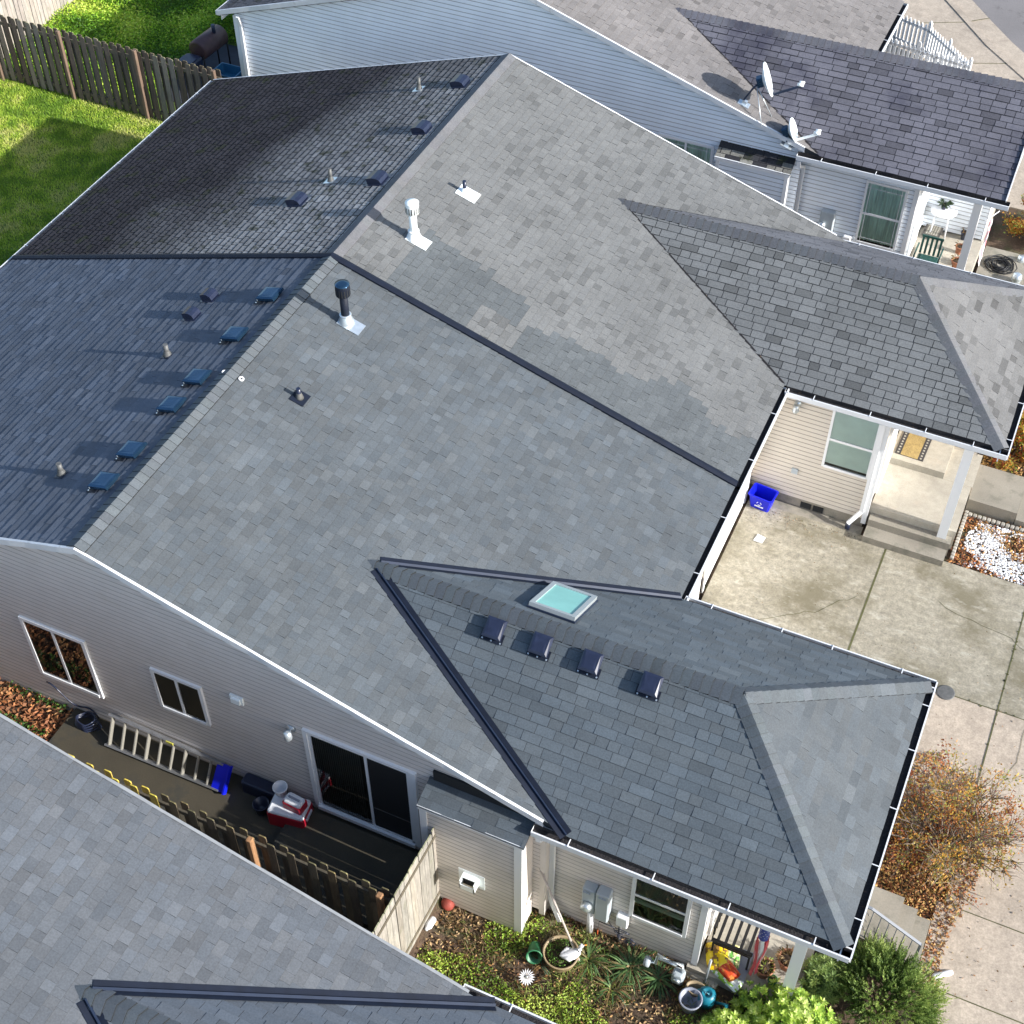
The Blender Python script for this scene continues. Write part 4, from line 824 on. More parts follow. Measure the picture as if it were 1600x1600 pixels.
m.face([p + Vector(v) for v in ((-.1, -.09, .004), (.08, -.1, .012), (.1, .07, .006), (-.07, .1, .015))]); m.face([p + Vector(v) for v in ((-.05, -.02, .016), (.06, -.03, .03), (.05, .06, .02), (-.04, .05, .03))]); solo('paper_scrap', m, M_LID, 'crumpled white paper lying on the driveway below the blue bin', 'litter')
# coolers, buckets, ladder by the sliding door
c = Vector((2.98, -.22, .80)); root = thing('cooler', c, 'large red cooler with a white lid on the path by the sliding door', 'cooler'); L = Matrix.Translation(c) @ Matrix.Rotation(math.radians(8), 4, 'Z')
m = MB(L); m.bev((-.31, -.20, 0), (.31, .20, .33), .03); m.build('cooler_body', M_RED, root); m = MB(L); m.bev((-.30, -.19, .325), (.30, .19, .375), .03); m.build('lid', M_LID, root)
m = MB(L); m.bar((.32, -.1, .22), (.32, .1, .22), .02, .05); m.build('handle', M_LID, root)
c2 = c + Vector((.10, .03, .372)); root = thing('lunch_cooler', c2, 'small red and white cooler box on top of the large red cooler', 'cooler'); L = Matrix.Translation(c2) @ Matrix.Rotation(math.radians(-4), 4, 'Z')
m = MB(L); m.bev((-.17, -.11, 0), (.17, .11, .15), .02); m.build('cooler_body', M_RED, root); m = MB(L); m.bev((-.155, -.095, .145), (.155, .095, .20), .03); m.build('lid', M_LID, root); m = MB(L); m.bar((-.1, 0, .215), (.1, 0, .215), .03, .02); m.build('handle', M_GP, root)
lathe_thing('bucket', (2.76, -.08, 1.17), [(.085, 0), (.11, .16), (.12, .165), (.12, .18), (.105, .18), (.08, .01), (.0, .01)], M_LID, 'pale bucket on the red cooler beside the small cooler', 'bucket')
lathe_thing('bucket', (2.50, -.30, .8), [(.10, 0), (.125, .2), (.135, .2), (.135, .215), (.118, .215), (.09, .015), (.0, .015)], MAT['black'], 'black bucket with a rim on the path left of the red cooler', 'bucket')
m = MB(); m.bev((2.02, -.13, .8), (2.72, .09, 1.08), .03); solo('storage_box', m, MAT['black'], 'low black storage box against the taupe wall between ladder and cooler', 'box', o=(2.4, 0, .8))
root = thing('stepladder', (.7, -.2, .8), 'aluminium stepladder lying on its side along the wall with a blue end', 'ladder')
def rail2(t, top): # t 0..1 along, leaning plane from foot rail to wall rail
    x = -.45 + 2.15 * t; w_ = .21 - .05 * t
    lo = Vector((x, -.30 + .02 * t, .84)); hi = Vector((x - .05, .02, 1.24 - .12 * t)); return hi if top else lo
for tp in (0, 1):
    m = MB(); m.bar(rail2(0, tp), rail2(1, tp), .10, .03, (0, .5, .6)); m.build('ladder_rail', MAT['alu'], root)
for i in range(9):
    t = (i + .3) / 9.3; m = MB(); m.bar(rail2(t, 0), rail2(t, 1), .06 if i % 3 else .09, .02, (1, 0, 0)); m.build('rung', pm('pale_rung', (.36, .34, .29), .5, .4) if i == 0 else bpy.data.materials['pale_rung'], root)
m = MB(); L = Matrix.Identity(4); lo, hi = rail2(.97, 0), rail2(.97, 1); m.bar(lo + Vector((.05, -.02, 0)), hi + Vector((.08, 0, .02)), .24, .05, (0, 1, 0)); m.bar(lo + Vector((.17, -.04, 0)), hi + Vector((.19, 0, .03)), .03, .09, (0, 1, 0)); m.build('top_cap', M_BLUE, root)
m = MB(); p = rail2(.55, 1); m.box((p.x - .08, p.y - .06, p.z - .012), (p.x + .05, p.y - .045, p.z + .04)); m.build('safety_sticker', cm('yellow_sticker', (.6, .55, .08)), root)
m = MB()
for k in range(5):
    pts = [(-.95 + .22 * math.cos(a) * (1 - .08 * k) + .02 * math.sin(3 * a), -.1 + .13 * math.sin(a), .80 + .05 * k + .02 * math.sin(2 * a)) for a in [j * 2 * math.pi / 18 for j in range(19)]]; m.tube(pts, .014, 6)
pts = [(-1.75 + .9 * t, .06 - .03 * math.sin(t * 6), 1.35 - .55 * t + .1 * math.sin(t * 9)) for t in [j / 12 for j in range(13)]]; m.tube(pts, .014, 6)
solo('garden_hose', m, MAT['black'], 'black coiled hose by the taupe wall at the left end of the ladder', 'hose')
# grill, tub
z = .76; a, b = az(308, 80, 1.65), az(344, 53, 1.65); root = thing('smoker_grill', ((a.x + b.x) / 2, (a.y + b.y) / 2, z), 'brown barrel smoker grill with black side box beside the blue house corner', 'grill'); d = (b - a).normalized(); sd_ = Vector((-d.y, d.x, 0))
m = MB(); m.tube([a, a.lerp(b, .02), b.lerp(a, .02), b], [.2, .27, .27, .2], 20); m.build('barrel', MAT['rust'], root)
m = MB(); q = a - d * .28 + Vector((0, 0, -.15)); m.bev((q.x - .24, q.y - .2, q.z - .2), (q.x + .24, q.y + .2, q.z + .12), .05); m.build('fire_box', MAT['black'], root)
m = MB(); m.box((q.x - .2, q.y - .3, q.z + .12), (q.x + .2, q.y + .0, q.z + .14)); m.build('side_shelf', MAT['black'], root)
for p in (a + sd_ * .18, a - sd_ * .18, b + sd_ * .18, b - sd_ * .18):
    m = MB(); m.tube([(p.x, p.y, 1.55), (p.x, p.y, z)], .02, 8); m.build('leg', MAT['iron'], root)
m = MB(); e = b.lerp(a, .35) - sd_ * .1; m.tube([e + Vector((0, 0, .2)), e + Vector((0, 0, .45))], .05, 12); m.build('chimney', MAT['black'], root)
m = MB(); q = a.lerp(b, .5) + (CP - a).normalized() * .27; m.bar(q - d * .15, q + d * .15, .02, .02); m.build('handle', MAT['galv'], root)
m = MB(); q = az(357, 116, .88); L = Matrix.Translation((q.x, q.y, .76)); m = MB(L); m.grid([rect(.30, .22, 0), rect(.34, .26, .22), rect(.36, .28, .22), rect(.36, .28, .24), rect(.33, .25, .24), rect(.28, .2, .02)], cap0=True, cap1=True, smooth=False); solo('plastic_tub', m, cm('faded_blue_plastic', (.03, .16, .30), .4), 'shallow blue plastic tub on the dark patio behind the roof corner', 'tub', o=(q.x, q.y, .76))
slab('patio', -10.9, 16.6, -8.45, 19.6, .765, pm('dark_patio_slab', (.045, .05, .065), .8, nz=(4, .2, 4)), .1)
# ================================================================ porch things, near porch
z = .452
root = thing('garden_bench', (9.95, 1.2, z), 'dark iron slatted bench on the near porch behind the colourful bags', 'bench')
for i in range(5):
    m = MB(); x = 9.72 + i * .115; m.bar((x, .52, z + .43), (x, 1.72, z + .43), .045, .015); m.build('seat_slat', MAT['iron'], root)
for y in (.5, 1.74): m = MB(); m.bar((9.66, y, z + .44), (10.24, y, z + .44), .05, .03); m.build('seat_frame', MAT['iron'], root)
m = MB()
for i in range(4): m.bar((9.76 + .13 * i, .49, z + .44), (9.76 + .13 * i, .44, z + .60), .05, .012)
m.bar((9.64, .44, z + .62), (10.26, .44, z + .62), .05, .03); m.build('arm_rest', MAT['iron'], root)
m = MB(); m.bar((9.64, .5, z + .85), (9.64, 1.74, z + .85), .03, .05)
for i in range(12): m.bar((9.64, .52 + i * .108, z + .42), (9.64, .52 + i * .108, z + .85), .012, .02)
m.build('backrest', MAT['iron'], root)
for x in (9.67, 10.22):
    for y in (.5, 1.74): m = MB(); m.bar((x, y, z), (x, y, z + .44), .03, .03, (0, 1, 0)); m.build('leg', MAT['iron'], root)
def bag(c, sx, sy, sz, rot, cols, label):
    L = Matrix.Translation(c) @ Matrix.Rotation(rot, 4, 'Z'); m = MB(L); n = 14; m.has = True
    def P(i, j, s):
        u = i / n * 2 - 1; v = j / n * 2 - 1; e = max(0, (1 - u ** 4) * (1 - v ** 4)) ** .5
        return (u * sx * (1 - .06 * v * v) , v * sy * (1 - .06 * u * u), sz * (.5 + s * .5 * e) + .012 * s * mnoise.noise(Vector((u * 3, v * 3, c[0] * 9))))
    for i in range(n):
        for j in range(n):
            col = cols[int((mnoise.noise(Vector((i * .22, j * .22, c[1] * 11))) * .5 + .5) * 2.4 * len(cols)) % len(cols)]
            m.face([P(i, j, 1), P(i + 1, j, 1), P(i + 1, j + 1, 1), P(i, j + 1, 1)], col, True); m.face([P(i, j, -1), P(i + 1, j, -1), P(i + 1, j + 1, -1), P(i, j + 1, -1)], col, True)
    solo('soil_bag', m, MAT['colgl'], label, 'bag', o=c)
p = az(1122, 1489, z + .2); bag((p.x, p.y, z), .17, .22, .2, .4, [(.75, .50, .01), (.85, .65, .03), (.22, .12, .03)], 'bright yellow bag of garden soil on the near porch corner')
p = az(1133, 1508, z + .15); bag((p.x, p.y, z), .24, .12, .18, -.5, [(.55, .07, .02), (.62, .2, .04), (.5, .04, .02)], 'orange red bag of garden soil lying below the yellow bag')
p = az(1145, 1492, z + .12); bag((p.x, p.y, z), .12, .18, .16, .2, [(.75, .75, .45), (.15, .4, .08), (.8, .75, .3)], 'pale yellow and green bag beside the yellow bag on the porch')
p = az(1133, 1523, z + .05); bag((p.x + .02, p.y - .02, z), .26, .10, .10, -.4, [(.25, .45, .06), (.7, .75, .7), (.3, .5, .1)], 'flat green and white bag at the porch edge below the red bag')
m = MB(); p = az(1157, 1505, z); m.box((p.x - .02, p.y - .30, z), (p.x + .14, p.y + .22, z + .03)); solo('plastic_sheet', m, M_GP, 'grey flat plastic sheet under the bags on the porch', 'plastic sheet')
def pot(c, r, h, mat, label, plant=None, cat='flower pot'):
    root = thing('flower_pot', c, label, cat); m = MB(Matrix.Translation(c)); m.lathe([(r * .7, 0), (r * .95, h * .85), (r * 1.08, h * .86), (r * 1.08, h), (r * .92, h), (r * .88, h * .85)], n=22, cap=False); m.build('pot_body', mat, root)
    m = MB(Matrix.Translation(c)); m.lathe([(r * .9, h * .84), (r * .5, h * .88), (.01, h * .9)], n=16); m.build('soil', M_SOIL, root)
    if plant:
        m = MB(); m.has = True
        for i in range(plant[1]):
            a = U(0, 6.28); rr = r * math.sqrt(R()) * .9; p = Vector((c[0] + rr * math.cos(a), c[1] + rr * math.sin(a), c[2] + h * .88)); leafq(m, p + Vector((0, 0, U(0, plant[3]))), Vector((math.cos(a), math.sin(a), U(.2, 1.2))), plant[2], plant[2] * .35, jit(random.choice(plant[0]), .25))
        m.build('plant', MAT['leaf'], root)
def leafq(m, p, d, l, w_, col, bend=.25):
    d = d.normalized(); s = d.cross(Vector((U(-1, 1), U(-1, 1), U(-.3, 1)))).normalized() * w_ * .5; q = p + d * l * .5; e = p + d * l - Vector((0, 0, l * bend))
    m.face([p, q + s, e, q - s], col)
BR = [(.20, .12, .05), (.12, .08, .03), (.3, .2, .08)]; GR = [(.10, .22, .03), (.16, .30, .05), (.06, .14, .02)]; YG = [(.30, .42, .06), (.22, .36, .05), (.38, .45, .12)]
pot((10.46, .56, z), .14, .22, M_TERRA, 'round pot of dry yellowish plants on the porch under the flag', (BR + YG[:1], 90, .07, .08))
pot((10.74, .82, z), .15, .22, M_TERRA, 'round pot of dry brown stems on the porch beside the white post', (BR, 90, .09, .1))
pot((10.62, .44, z), .07, .18, M_GREEN, 'small pot with a round cactus at the porch edge', ([(.25, .3, .1)], 30, .05, .03))
# flag windsock on the near porch
p = Vector((10.34, .42, 2.12)); root = thing('flag_windsock', p, 'stars and stripes windsock hanging from the near porch eave', 'flag')
m = MB(); m.has = True; n = 18
for i in range(n):
    for j in range(6):
        a0, a1 = 2 * math.pi * i / n, 2 * math.pi * (i + 1) / n; z0, z1 = -.06 * j, -.06 * (j + 1); st = (i + j) % 2 == 0 and j not in (0, 5)
        P = [p + Vector((.075 * math.cos(a), .075 * math.sin(a), z_)) for a, z_ in ((a0, z0), (a1, z0), (a1, z1), (a0, z1))]; m.face(P, (.04, .06, .30))
        if st:
            c_ = (P[0] + P[2]) / 2 + Vector((math.cos((a0 + a1) / 2), math.sin((a0 + a1) / 2), 0)) * .003; tx = Vector((-math.sin((a0 + a1) / 2), math.cos((a0 + a1) / 2), 0))
            m.face([c_ + tx * (.013 if k % 2 == 0 else .005) * math.sin(k * math.pi / 5) + Vector((0, 0, (.013 if k % 2 == 0 else .005) * math.cos(k * math.pi / 5))) for k in range(10)], (.8, .8, .8))
m.build('star_field', MAT['col'], root)
for i in range(8):
    a = 2 * math.pi * i / 8 + .2; m = MB(); m.has = True; c_ = (.55, .07, .09) if i % 2 else (.78, .78, .8); pts = []
    for j in range(9):
        t = j / 8; q = p + Vector((.075 * math.cos(a) * (1 - .3 * t) + .02 * math.sin(5 * t + i), .075 * math.sin(a) * (1 - .3 * t) - .08 * t * (i % 3) * .5, -.36 - 1.0 * t)); pts.append(q)
    tx = Vector((-math.sin(a), math.cos(a), 0)) * .026
    for q, r_ in zip(pts, pts[1:]): m.face([q - tx, q + tx, r_ + tx, r_ - tx], c_)
    m.build('streamer', MAT['col'], root)
m = MB(); m.tube([p + Vector((0, 0, 0)), p + Vector((0, 0, .6))], .004, 5); m.build('cord', M_LID, root)
m = MB(); m.tube([(9.72, .12, .3), (9.74, .14, 1.05)], .018, 8); solo('garden_stake', m, MAT['galv'], 'thin grey stake standing at the porch corner below the corner board', 'stake')
# garden things: ground z about .3
def gp(px, py, z=.3): return az(px, py, z)
q = gp(1077, 1570, .35); g0 = ground_z(q.x, q.y)
lathe_thing('plant_pot', (q.x, q.y, g0), [(.12, 0), (.16, .24), (.175, .24), (.175, .26), (.15, .26), (.11, .03), (0, .03)], M_GP, 'large empty grey blue pot on the soil beside the teal container', 'pot', 26)
q = gp(1087, 1552, .35); m = MB(Matrix.Translation((q.x, q.y, ground_z(q.x, q.y)))); n = 24
m.grid([[(r_ * 1.5 * math.cos(2 * math.pi * j / n), r_ * math.sin(2 * math.pi * j / n), z_) for j in range(n)] for r_, z_ in ((.08, 0), (.10, .2), (.11, .2), (.11, .215), (.095, .215), (.07, .02))], cap1=True); solo('planter_trough', m, M_TAN, 'small oval planter behind the grey blue pot', 'pot', o=(q.x, q.y, ground_z(q.x, q.y)))
q = gp(1103, 1562, .35); g0 = ground_z(q.x, q.y); root = thing('watering_can', (q.x, q.y, g0), 'teal plastic watering can on the soil below the porch', 'watering can')
m = MB(Matrix.Translation((q.x, q.y, g0))); m.lathe([(.13, 0), (.14, .1), (.13, .24), (.08, .28), (.07, .28), (.0, .2)], n=20); m.build('can_body', M_TEAL, root)
m = MB(); m.tube([(q.x + .12, q.y, g0 + .08), (q.x + .26, q.y - .05, g0 + .26), (q.x + .32, q.y - .07, g0 + .28)], [.025, .018, .035], 10); m.build('spout', M_TEAL, root)
m = MB(); m.tube([(q.x - .1, q.y, g0 + .1), (q.x - .2, q.y, g0 + .2), (q.x - .1, q.y, g0 + .32), (q.x + .03, q.y, g0 + .28)], .014, 8); m.build('handle', M_TEAL, root)
q = gp(700, 1416); g0 = ground_z(q.x, q.y); m = MB(Matrix.Translation((q.x, q.y, g0 + .07))); m.lathe([(.02, -.08), (.08, -.06), (.11, 0), (.10, .04), (.05, .08), (.01, .09)], n=18, L=Matrix.Rotation(.5, 4, 'Y')); solo('toy_ball', m, cm('faded_red_rubber', (.26, .045, .03), .7, nz=(9, .3, 3)), 'dull red deflated ball on the soil by the tan fence and closet wall', 'ball', o=(q.x, q.y, g0))
q = gp(672, 1448); g0 = ground_z(q.x, q.y); L = Matrix.Translation((q.x, q.y, g0 + .06)) @ Matrix.Rotation(1.3, 4, 'X'); m = MB(L); m.lathe([(.05, -.12), (.06, -.1), (.06, .05), (.03, .1), (.028, .13), (.0, .135)], n=14); solo('plastic_bottle', m, M_LID, 'white plastic bottle lying at the foot of the tan fence', 'bottle', o=(q.x, q.y, g0))
q = gp(823, 1535); g0 = ground_z(q.x, q.y); root = thing('garden_spinner', (q.x, q.y, g0), 'white daisy shaped garden ornament standing in the flower bed', 'garden ornament'); m = MB(); m.tube([(q.x, q.y, g0), (q.x, q.y, g0 + .16)], .008, 6); m.build('stem', M_LID, root)
v = (CP - q).normalized(); s1_ = v.cross(Vector((0, 0, 1))).normalized(); s2_ = s1_.cross(v)
for i in range(18):
    a = 2 * math.pi * i / 18; d_ = s1_ * math.cos(a) + s2_ * math.sin(a); t_ = s2_ * math.cos(a) - s1_ * math.sin(a); c_ = Vector((q.x, q.y, g0 + .17)); m = MB()
    m.face([c_ + d_ * .02, c_ + d_ * .08 + t_ * .012 + v * .01, c_ + d_ * .125, c_ + d_ * .08 - t_ * .012 + v * .004]); m.build('petal', M_LID, root)
m = MB(); m.ball((q.x, q.y, g0 + .175), .022, 10); m.build('flower_centre', MAT['galv'], root)
q = gp(835, 1492); g0 = ground_z(q.x, q.y); L = Matrix.Translation((q.x, q.y, g0 + .1)) @ Matrix.Rotation(math.radians(62), 4, Vector((.8, .3, 0))); m = MB(L); m.lathe([(.085, -.14), (.115, .12), (.125, .12), (.125, .14), (.108, .14), (.08, -.12), (0, -.12)], n=20, cap=False); solo('plant_pot', m, M_GREEN, 'green plastic pot tipped over on the flower bed', 'pot', o=(q.x, q.y, g0))
q = gp(876, 1497); g0 = ground_z(q.x, q.y); root = thing('barrel_planter', (q.x, q.y, g0), 'round rimmed planter of green weeds beside the closet corner', 'planter'); m = MB(Matrix.Translation((q.x, q.y, g0))); m.lathe([(.24, 0), (.26, .17), (.275, .175), (.275, .19), (.25, .19), (.235, .12)], n=32, cap=False); m.build('planter_rim', M_TAN, root)
m = MB(Matrix.Translation((q.x, q.y, g0))); m.lathe([(.24, .12), (.1, .135), (.01, .14)], n=20); m.build('soil', M_SOIL, root)
m = MB(); m.has = True
for i in range(420):
    a = U(0, 6.28); rr = .22 * math.sqrt(R()); leafq(m, Vector((q.x + rr * math.cos(a), q.y + rr * math.sin(a), g0 + .13 + U(0, .05))), Vector((U(-1, 1), U(-1, 1), 1.2)), .035, .02, jit(random.choice(GR), .25))
m.build('weeds', MAT['leaf'], root)
# goose statue on the planter edge
q = gp(892, 1492, .5); root = thing('goose_statue', (q.x, q.y, .42), 'white goose statue standing at the right side of the round planter', 'statue'); L = Matrix.Translation((q.x, q.y, .42)) @ Matrix.Rotation(.6, 4, 'Z')
m = MB(L); m.tube([(-.17, 0, .12), (-.13, 0, .10), (-.05, 0, .09), (.04, 0, .10), (.10, 0, .15), (.13, 0, .22), (.14, 0, .30), (.165, 0, .335), (.19, 0, .33)], [.005, .04, .075, .085, .06, .032, .026, .033, .018], 14); m.build('goose_body', M_LID, root)
m = MB(L); m.tube([(.19, 0, .33), (.235, 0, .315)], [.016, .006], 8); m.build('beak', cm('orange_beak', (.6, .25, .03)), root)
for s_ in (-1, 1):
    m = MB(L); m.tube([(.05, .06 * s_, .11), (-.04, .075 * s_, .115), (-.15, .03 * s_, .125)], [.02, .045, .006], 10); m.build('wing', M_LID, root)
m = MB(); m.tube([(7.05, .12, 1.75), (7.92, -.36, .42)], .018, 8); solo('wooden_pole', m, cm('grey_pole', (.42, .37, .33), .7, nz=(20, .15, 3)), 'thin pole leaning from the closet corner down to the goose statue', 'pole')
# ================================================================ far porch, paper, shoes
MPAT = cm('mat_pattern', (.35, .33, .28), .9)
def mat_(name, cx, cy, z, w_, l_, rot, c1, c2, label):
    root = thing('doormat', (cx, cy, z), label, 'doormat'); L = Matrix.Translation((cx, cy, z)) @ Matrix.Rotation(rot, 4, 'Z')
    m = MB(L); m.box((-w_ / 2, -l_ / 2, 0), (w_ / 2, l_ / 2, .012)); m.build('mat_border', c1, root); m = MB(L); m.box((-w_ * .30, -l_ * .5, .012), (w_ * .30, l_ * .5, .016)) if name == 'a' else m.box((-w_ * .38, -l_ * .40, .012), (w_ * .38, l_ * .40, .016)); m.build('mat_field', c2, root)
    m = MB(L)
    for i in range(9):
        for sx in ((-1, 1) if name == 'a' else ()):
            t = -l_ * .44 + i * l_ * .11; m = MB(L); m.cbox((sx * w_ * .40, t, .015), (.035, .035, .006)); m.build('mat_pattern', MPAT, root)
    if name != 'a':
        for i in range(5):
            for j in range(6): m = MB(L); m.cbox((-w_ * .28 + i * w_ * .14, -l_ * .31 + j * l_ * .125, .018), (.03, .05, .004)); m.build('mat_pattern', MPAT, root)
mat_('a', 9.82, 12.15, .663, .56, .74, -.03, cm('dark_mat', (.05, .045, .045), .95, nz=(40, .3, 3)), cm('ochre_coir', (.32, .23, .09), .95, nz=[(50, .3, 3), (9, .2, 3)]), 'ochre doormat with a dark patterned border on the beige porch')
q = az(1472, 1523, .02); m = MB(Matrix.Translation((q.x, q.y, .012)) @ Matrix.Rotation(math.radians(38), 4, 'Z'))
m.grid([[(x, w_ * math.cos(t), .012 + h_ * max(0, math.sin(t)) - .01 * (math.sin(t) < 0)) for t in [2 * math.pi * j / 14 for j in range(14)]] for x, w_, h_ in ((-.17, .02, .02), (-.13, .045, .05), (-.05, .05, .035), (.03, .04, .05), (.11, .05, .03), (.17, .03, .02))], cap0=True, cap1=True); solo('cloth_scrap', m, M_LID, 'crumpled white cloth on the sidewalk right of the green shrub', 'cloth', o=(q.x, q.y, .01))
# back porch of the blue house
z = .66
q = az(1476, 326, 1.15); root = thing('porch_table', (q.x, q.y, .452), 'small white round table on the porch of the pale blue house', 'table'); m = MB(Matrix.Translation((q.x, q.y, .452))); m.lathe([(.28, .62), (.30, .63), (.30, .65), (.01, .655)], n=28); m.build('table_top', M_LID, root)
for i in range(4):
    a = .8 + i * math.pi / 2; m = MB(); m.tube([(q.x + .2 * math.cos(a), q.y + .2 * math.sin(a), 1.07), (q.x + .25 * math.cos(a), q.y + .25 * math.sin(a), .452)], .018, 8); m.build('leg', M_LID, root)
pot((q.x - .03, q.y + .05, 1.108), .07, .12, MAT['black'], 'dark pot with a spiky green plant on the white porch table', ([(.05, .09, .04)], 40, .16, .05))
q2 = az(1510, 330, .46); root = thing('folding_rack', (q2.x, q2.y + .2, .452), 'white folding rack standing behind the white porch table', 'drying rack')
for k in range(2):
    m = MB()
    for s_ in (-.25, .25): m.tube([(q2.x + s_, q2.y + .1, .452), (q2.x + s_, q2.y + .45, 1.35)] if k else [(q2.x + s_, q2.y + .5, .452), (q2.x + s_, q2.y + .12, 1.35)], .013, 6)
    for i in range(5): t = .15 + .2 * i; y_ = (q2.y + .1 + .35 * t) if k else (q2.y + .5 - .38 * t); m.tube([(q2.x - .25, y_, .452 + .9 * t), (q2.x + .25, y_, .452 + .9 * t)], .01, 6)
    m.build('rack_frame', M_LID, root)
q = az(1458, 360, .56); mat_('b', q.x, q.y, .553, .40, .52, -.03, cm('black_mat', (.07, .065, .06), .95, nz=(40, .3, 3)), cm('grey_mat', (.15, .14, .12), .95, nz=(50, .2, 3)), 'dark patterned doormat on the porch step of the blue house')
q = az(1447, 408, .85); root = thing('patio_chair', (q.x, q.y, .452), 'dark green plastic chair on the porch of the pale blue house', 'chair'); z = .452
m = MB(); m.bev((q.x - .23, q.y - .22, z + .38), (q.x + .23, q.y + .22, z + .42), .02); m.build('seat', M_CHAIR, root)
m = MB()
for i in range(5): m.bar((q.x - .2 + i * .1, q.y + .22, z + .42), (q.x - .2 + i * .1, q.y + .3, z + .82), .05, .015, (0, 1, 0))
m.bar((q.x - .24, q.y + .3, z + .83), (q.x + .24, q.y + .3, z + .83), .03, .05); m.build('backrest', M_CHAIR, root)
for s_ in (-1, 1):
    m = MB(); m.tube([(q.x + .25 * s_, q.y - .2, z + .38), (q.x + .27 * s_, q.y - .2, z + .62), (q.x + .27 * s_, q.y + .26, z + .64)], .02, 8); m.build('arm_rest', M_CHAIR, root)
    for t_ in (-.2, .22): m = MB(); m.tube([(q.x + .2 * s_, q.y + t_, z + .38), (q.x + .24 * s_, q.y + t_, z)], .02, 8); m.build('leg', M_CHAIR, root)
for px, py, r_, lb in ((1499, 390, .1, 'terracotta pot by the white post of the blue house porch'), (1494, 412, .12, 'orange pot at the near end of the blue house porch'), (1506, 368, .08, 'dark small pot on the blue house porch near the post')):
    q = az(px, py, .55); pot((q.x, q.y, .452), r_, .2, M_TERRA if 'dark' not in lb else MAT['black'], lb, (BR, 30, .08, .1))
q = Vector((9.78, 17.42, 2.4)); root = thing('flag', q, 'faded pink and white flag hanging at the porch post of the blue house', 'flag')
m = MB(); m.has = True
for i in range(7):
    for j in range(8):
        f_ = lambda a, b: q + Vector((.03 * math.sin(b * .9 + a), -.02 + a * .045, -b * .13)); m.face([f_(i, j), f_(i + 1, j), f_(i + 1, j + 1), f_(i, j + 1)], (.55, .2, .24) if i % 2 else (.72, .72, .74))
m.build('stripes', MAT['col'], root); m = MB(); m.tube([q + Vector((-.1, 0, .1)), q + Vector((.1, .4, .15))], .012, 6); m.build('pole', M_LID, root)
q = az(1563, 414, .15); root = thing('twig_wreath', (q.x, q.y, .12), 'dark coiled twig wreath lying on the concrete by the blue house porch', 'wreath')
m = MB()
for k in range(16):
    r_ = U(.10, .34); ph = U(0, 6); m.tube([(q.x + r_ * math.cos(a + ph) * (1 + .12 * math.sin(3 * a + k)), q.y + r_ * math.sin(a + ph) * (1 + .1 * math.cos(2 * a + k)), .14 + .03 * math.sin(a * 2 + k) + .01 * (k % 4)) for a in [j * 2 * math.pi / 16 for j in range(15)]], .012, 5)
m.build('coil', MAT['iron'], root)
q = az(1588, 436, .2); lathe_thing('glass_jar', (q.x, q.y, .12), [(.09, 0), (.12, .1), (.1, .2), (.06, .22), (.0, .22)], MAT['galv'], 'round silvery jar on the concrete beside the twig wreath', 'jar')
q = az(1597, 403, .2); lathe_thing('glass_jar', (q.x, q.y, .06), [(.08, 0), (.10, .1), (.08, .18), (.0, .18)], MAT['galv'], 'silvery jar at the right edge of the photo above the twig wreath', 'jar')
# ================================================================ vegetation
slab('lawn', -15.3, -4, -7.3, 15.72, .742, MAT['turf'], .05)
slab('lawn', -15.8, 15.78, -8.3, 26, .742, MAT['turf'], .05)
def blades(name, region, n, h, w_, pal, label, cat, gfun, mask=None, lean=.5, mat='leaf'):
    m = MB(); m.has = True; x0, y0, x1, y1 = region; k = 0
    while k < n:
        x, y = U(x0, x1), U(y0, y1)
        if mask and not mask(x, y): k += .3; continue
        g = gfun(x, y); a = U(0, 6.28); hh = h * U(.5, 1.3); p = Vector((x, y, g)); s = Vector((math.cos(a), math.sin(a), 0)) * w_ * U(.6, 1.2); d = Vector((U(-lean, lean), U(-lean, lean), 1)) * hh
        t = mnoise.noise(Vector((x * .7, y * .7, 2))) + .7 * mnoise.noise(Vector((x * 2.6, y * 2.6, 5))); c = jit(pal[int(min(.999, max(0, .5 + t * .9 + U(-.25, .25))) * len(pal))], .2, .05)
        m.face([p - s, p + s, p + d], c); k += 1
    return m.build(name, MAT[mat], label=label, category=cat, kind='stuff')
def leaves(name, region, n, l, pal, label, cat, gfun, mask=None, flat=.3, zr=.03, mat='litter', wf=.6, freq=.8):
    m = MB(); m.has = True; x0, y0, x1, y1 = region; k = 0
    while k < n:
        x, y = U(x0, x1), U(y0, y1)
        if mask and not mask(x, y): k += .3; continue
        t = mnoise.noise(Vector((x * freq, y * freq, 7))); c = jit(pal[int(min(.999, max(0, .5 + t + U(-.35, .35))) * len(pal))], .25, .08)
        p = Vector((x, y, gfun(x, y) + U(.004, zr))); a = U(0, 6.28); leafq(m, p, Vector((math.cos(a), math.sin(a), U(-flat, flat) * .6 + flat * .3)), l * U(.6, 1.3), l * wf * U(.6, 1.2), c, .1); k += 1
    return m.build(name, MAT[mat], label=label, category=cat, kind='stuff')
LG = [(.05, .13, .012), (.08, .19, .015), (.13, .26, .02), (.20, .33, .03), (.26, .36, .05)]
blades('grass', (-15.1, 8.5, -7.4, 15.72), 110000, .06, .011, [(.18, .32, .03), (.30, .46, .05), (.42, .56, .07), (.56, .66, .11), (.62, .62, .22)], 'short green lawn behind the duplex in front of the dark fence', 'grass', lambda x, y: .742)
WG = [(.07, .17, .012), (.14, .31, .02), (.26, .48, .03), (.42, .62, .05), (.55, .68, .10)]
def weedmask(x, y): return not (x > -10.9 and y < 19.6)
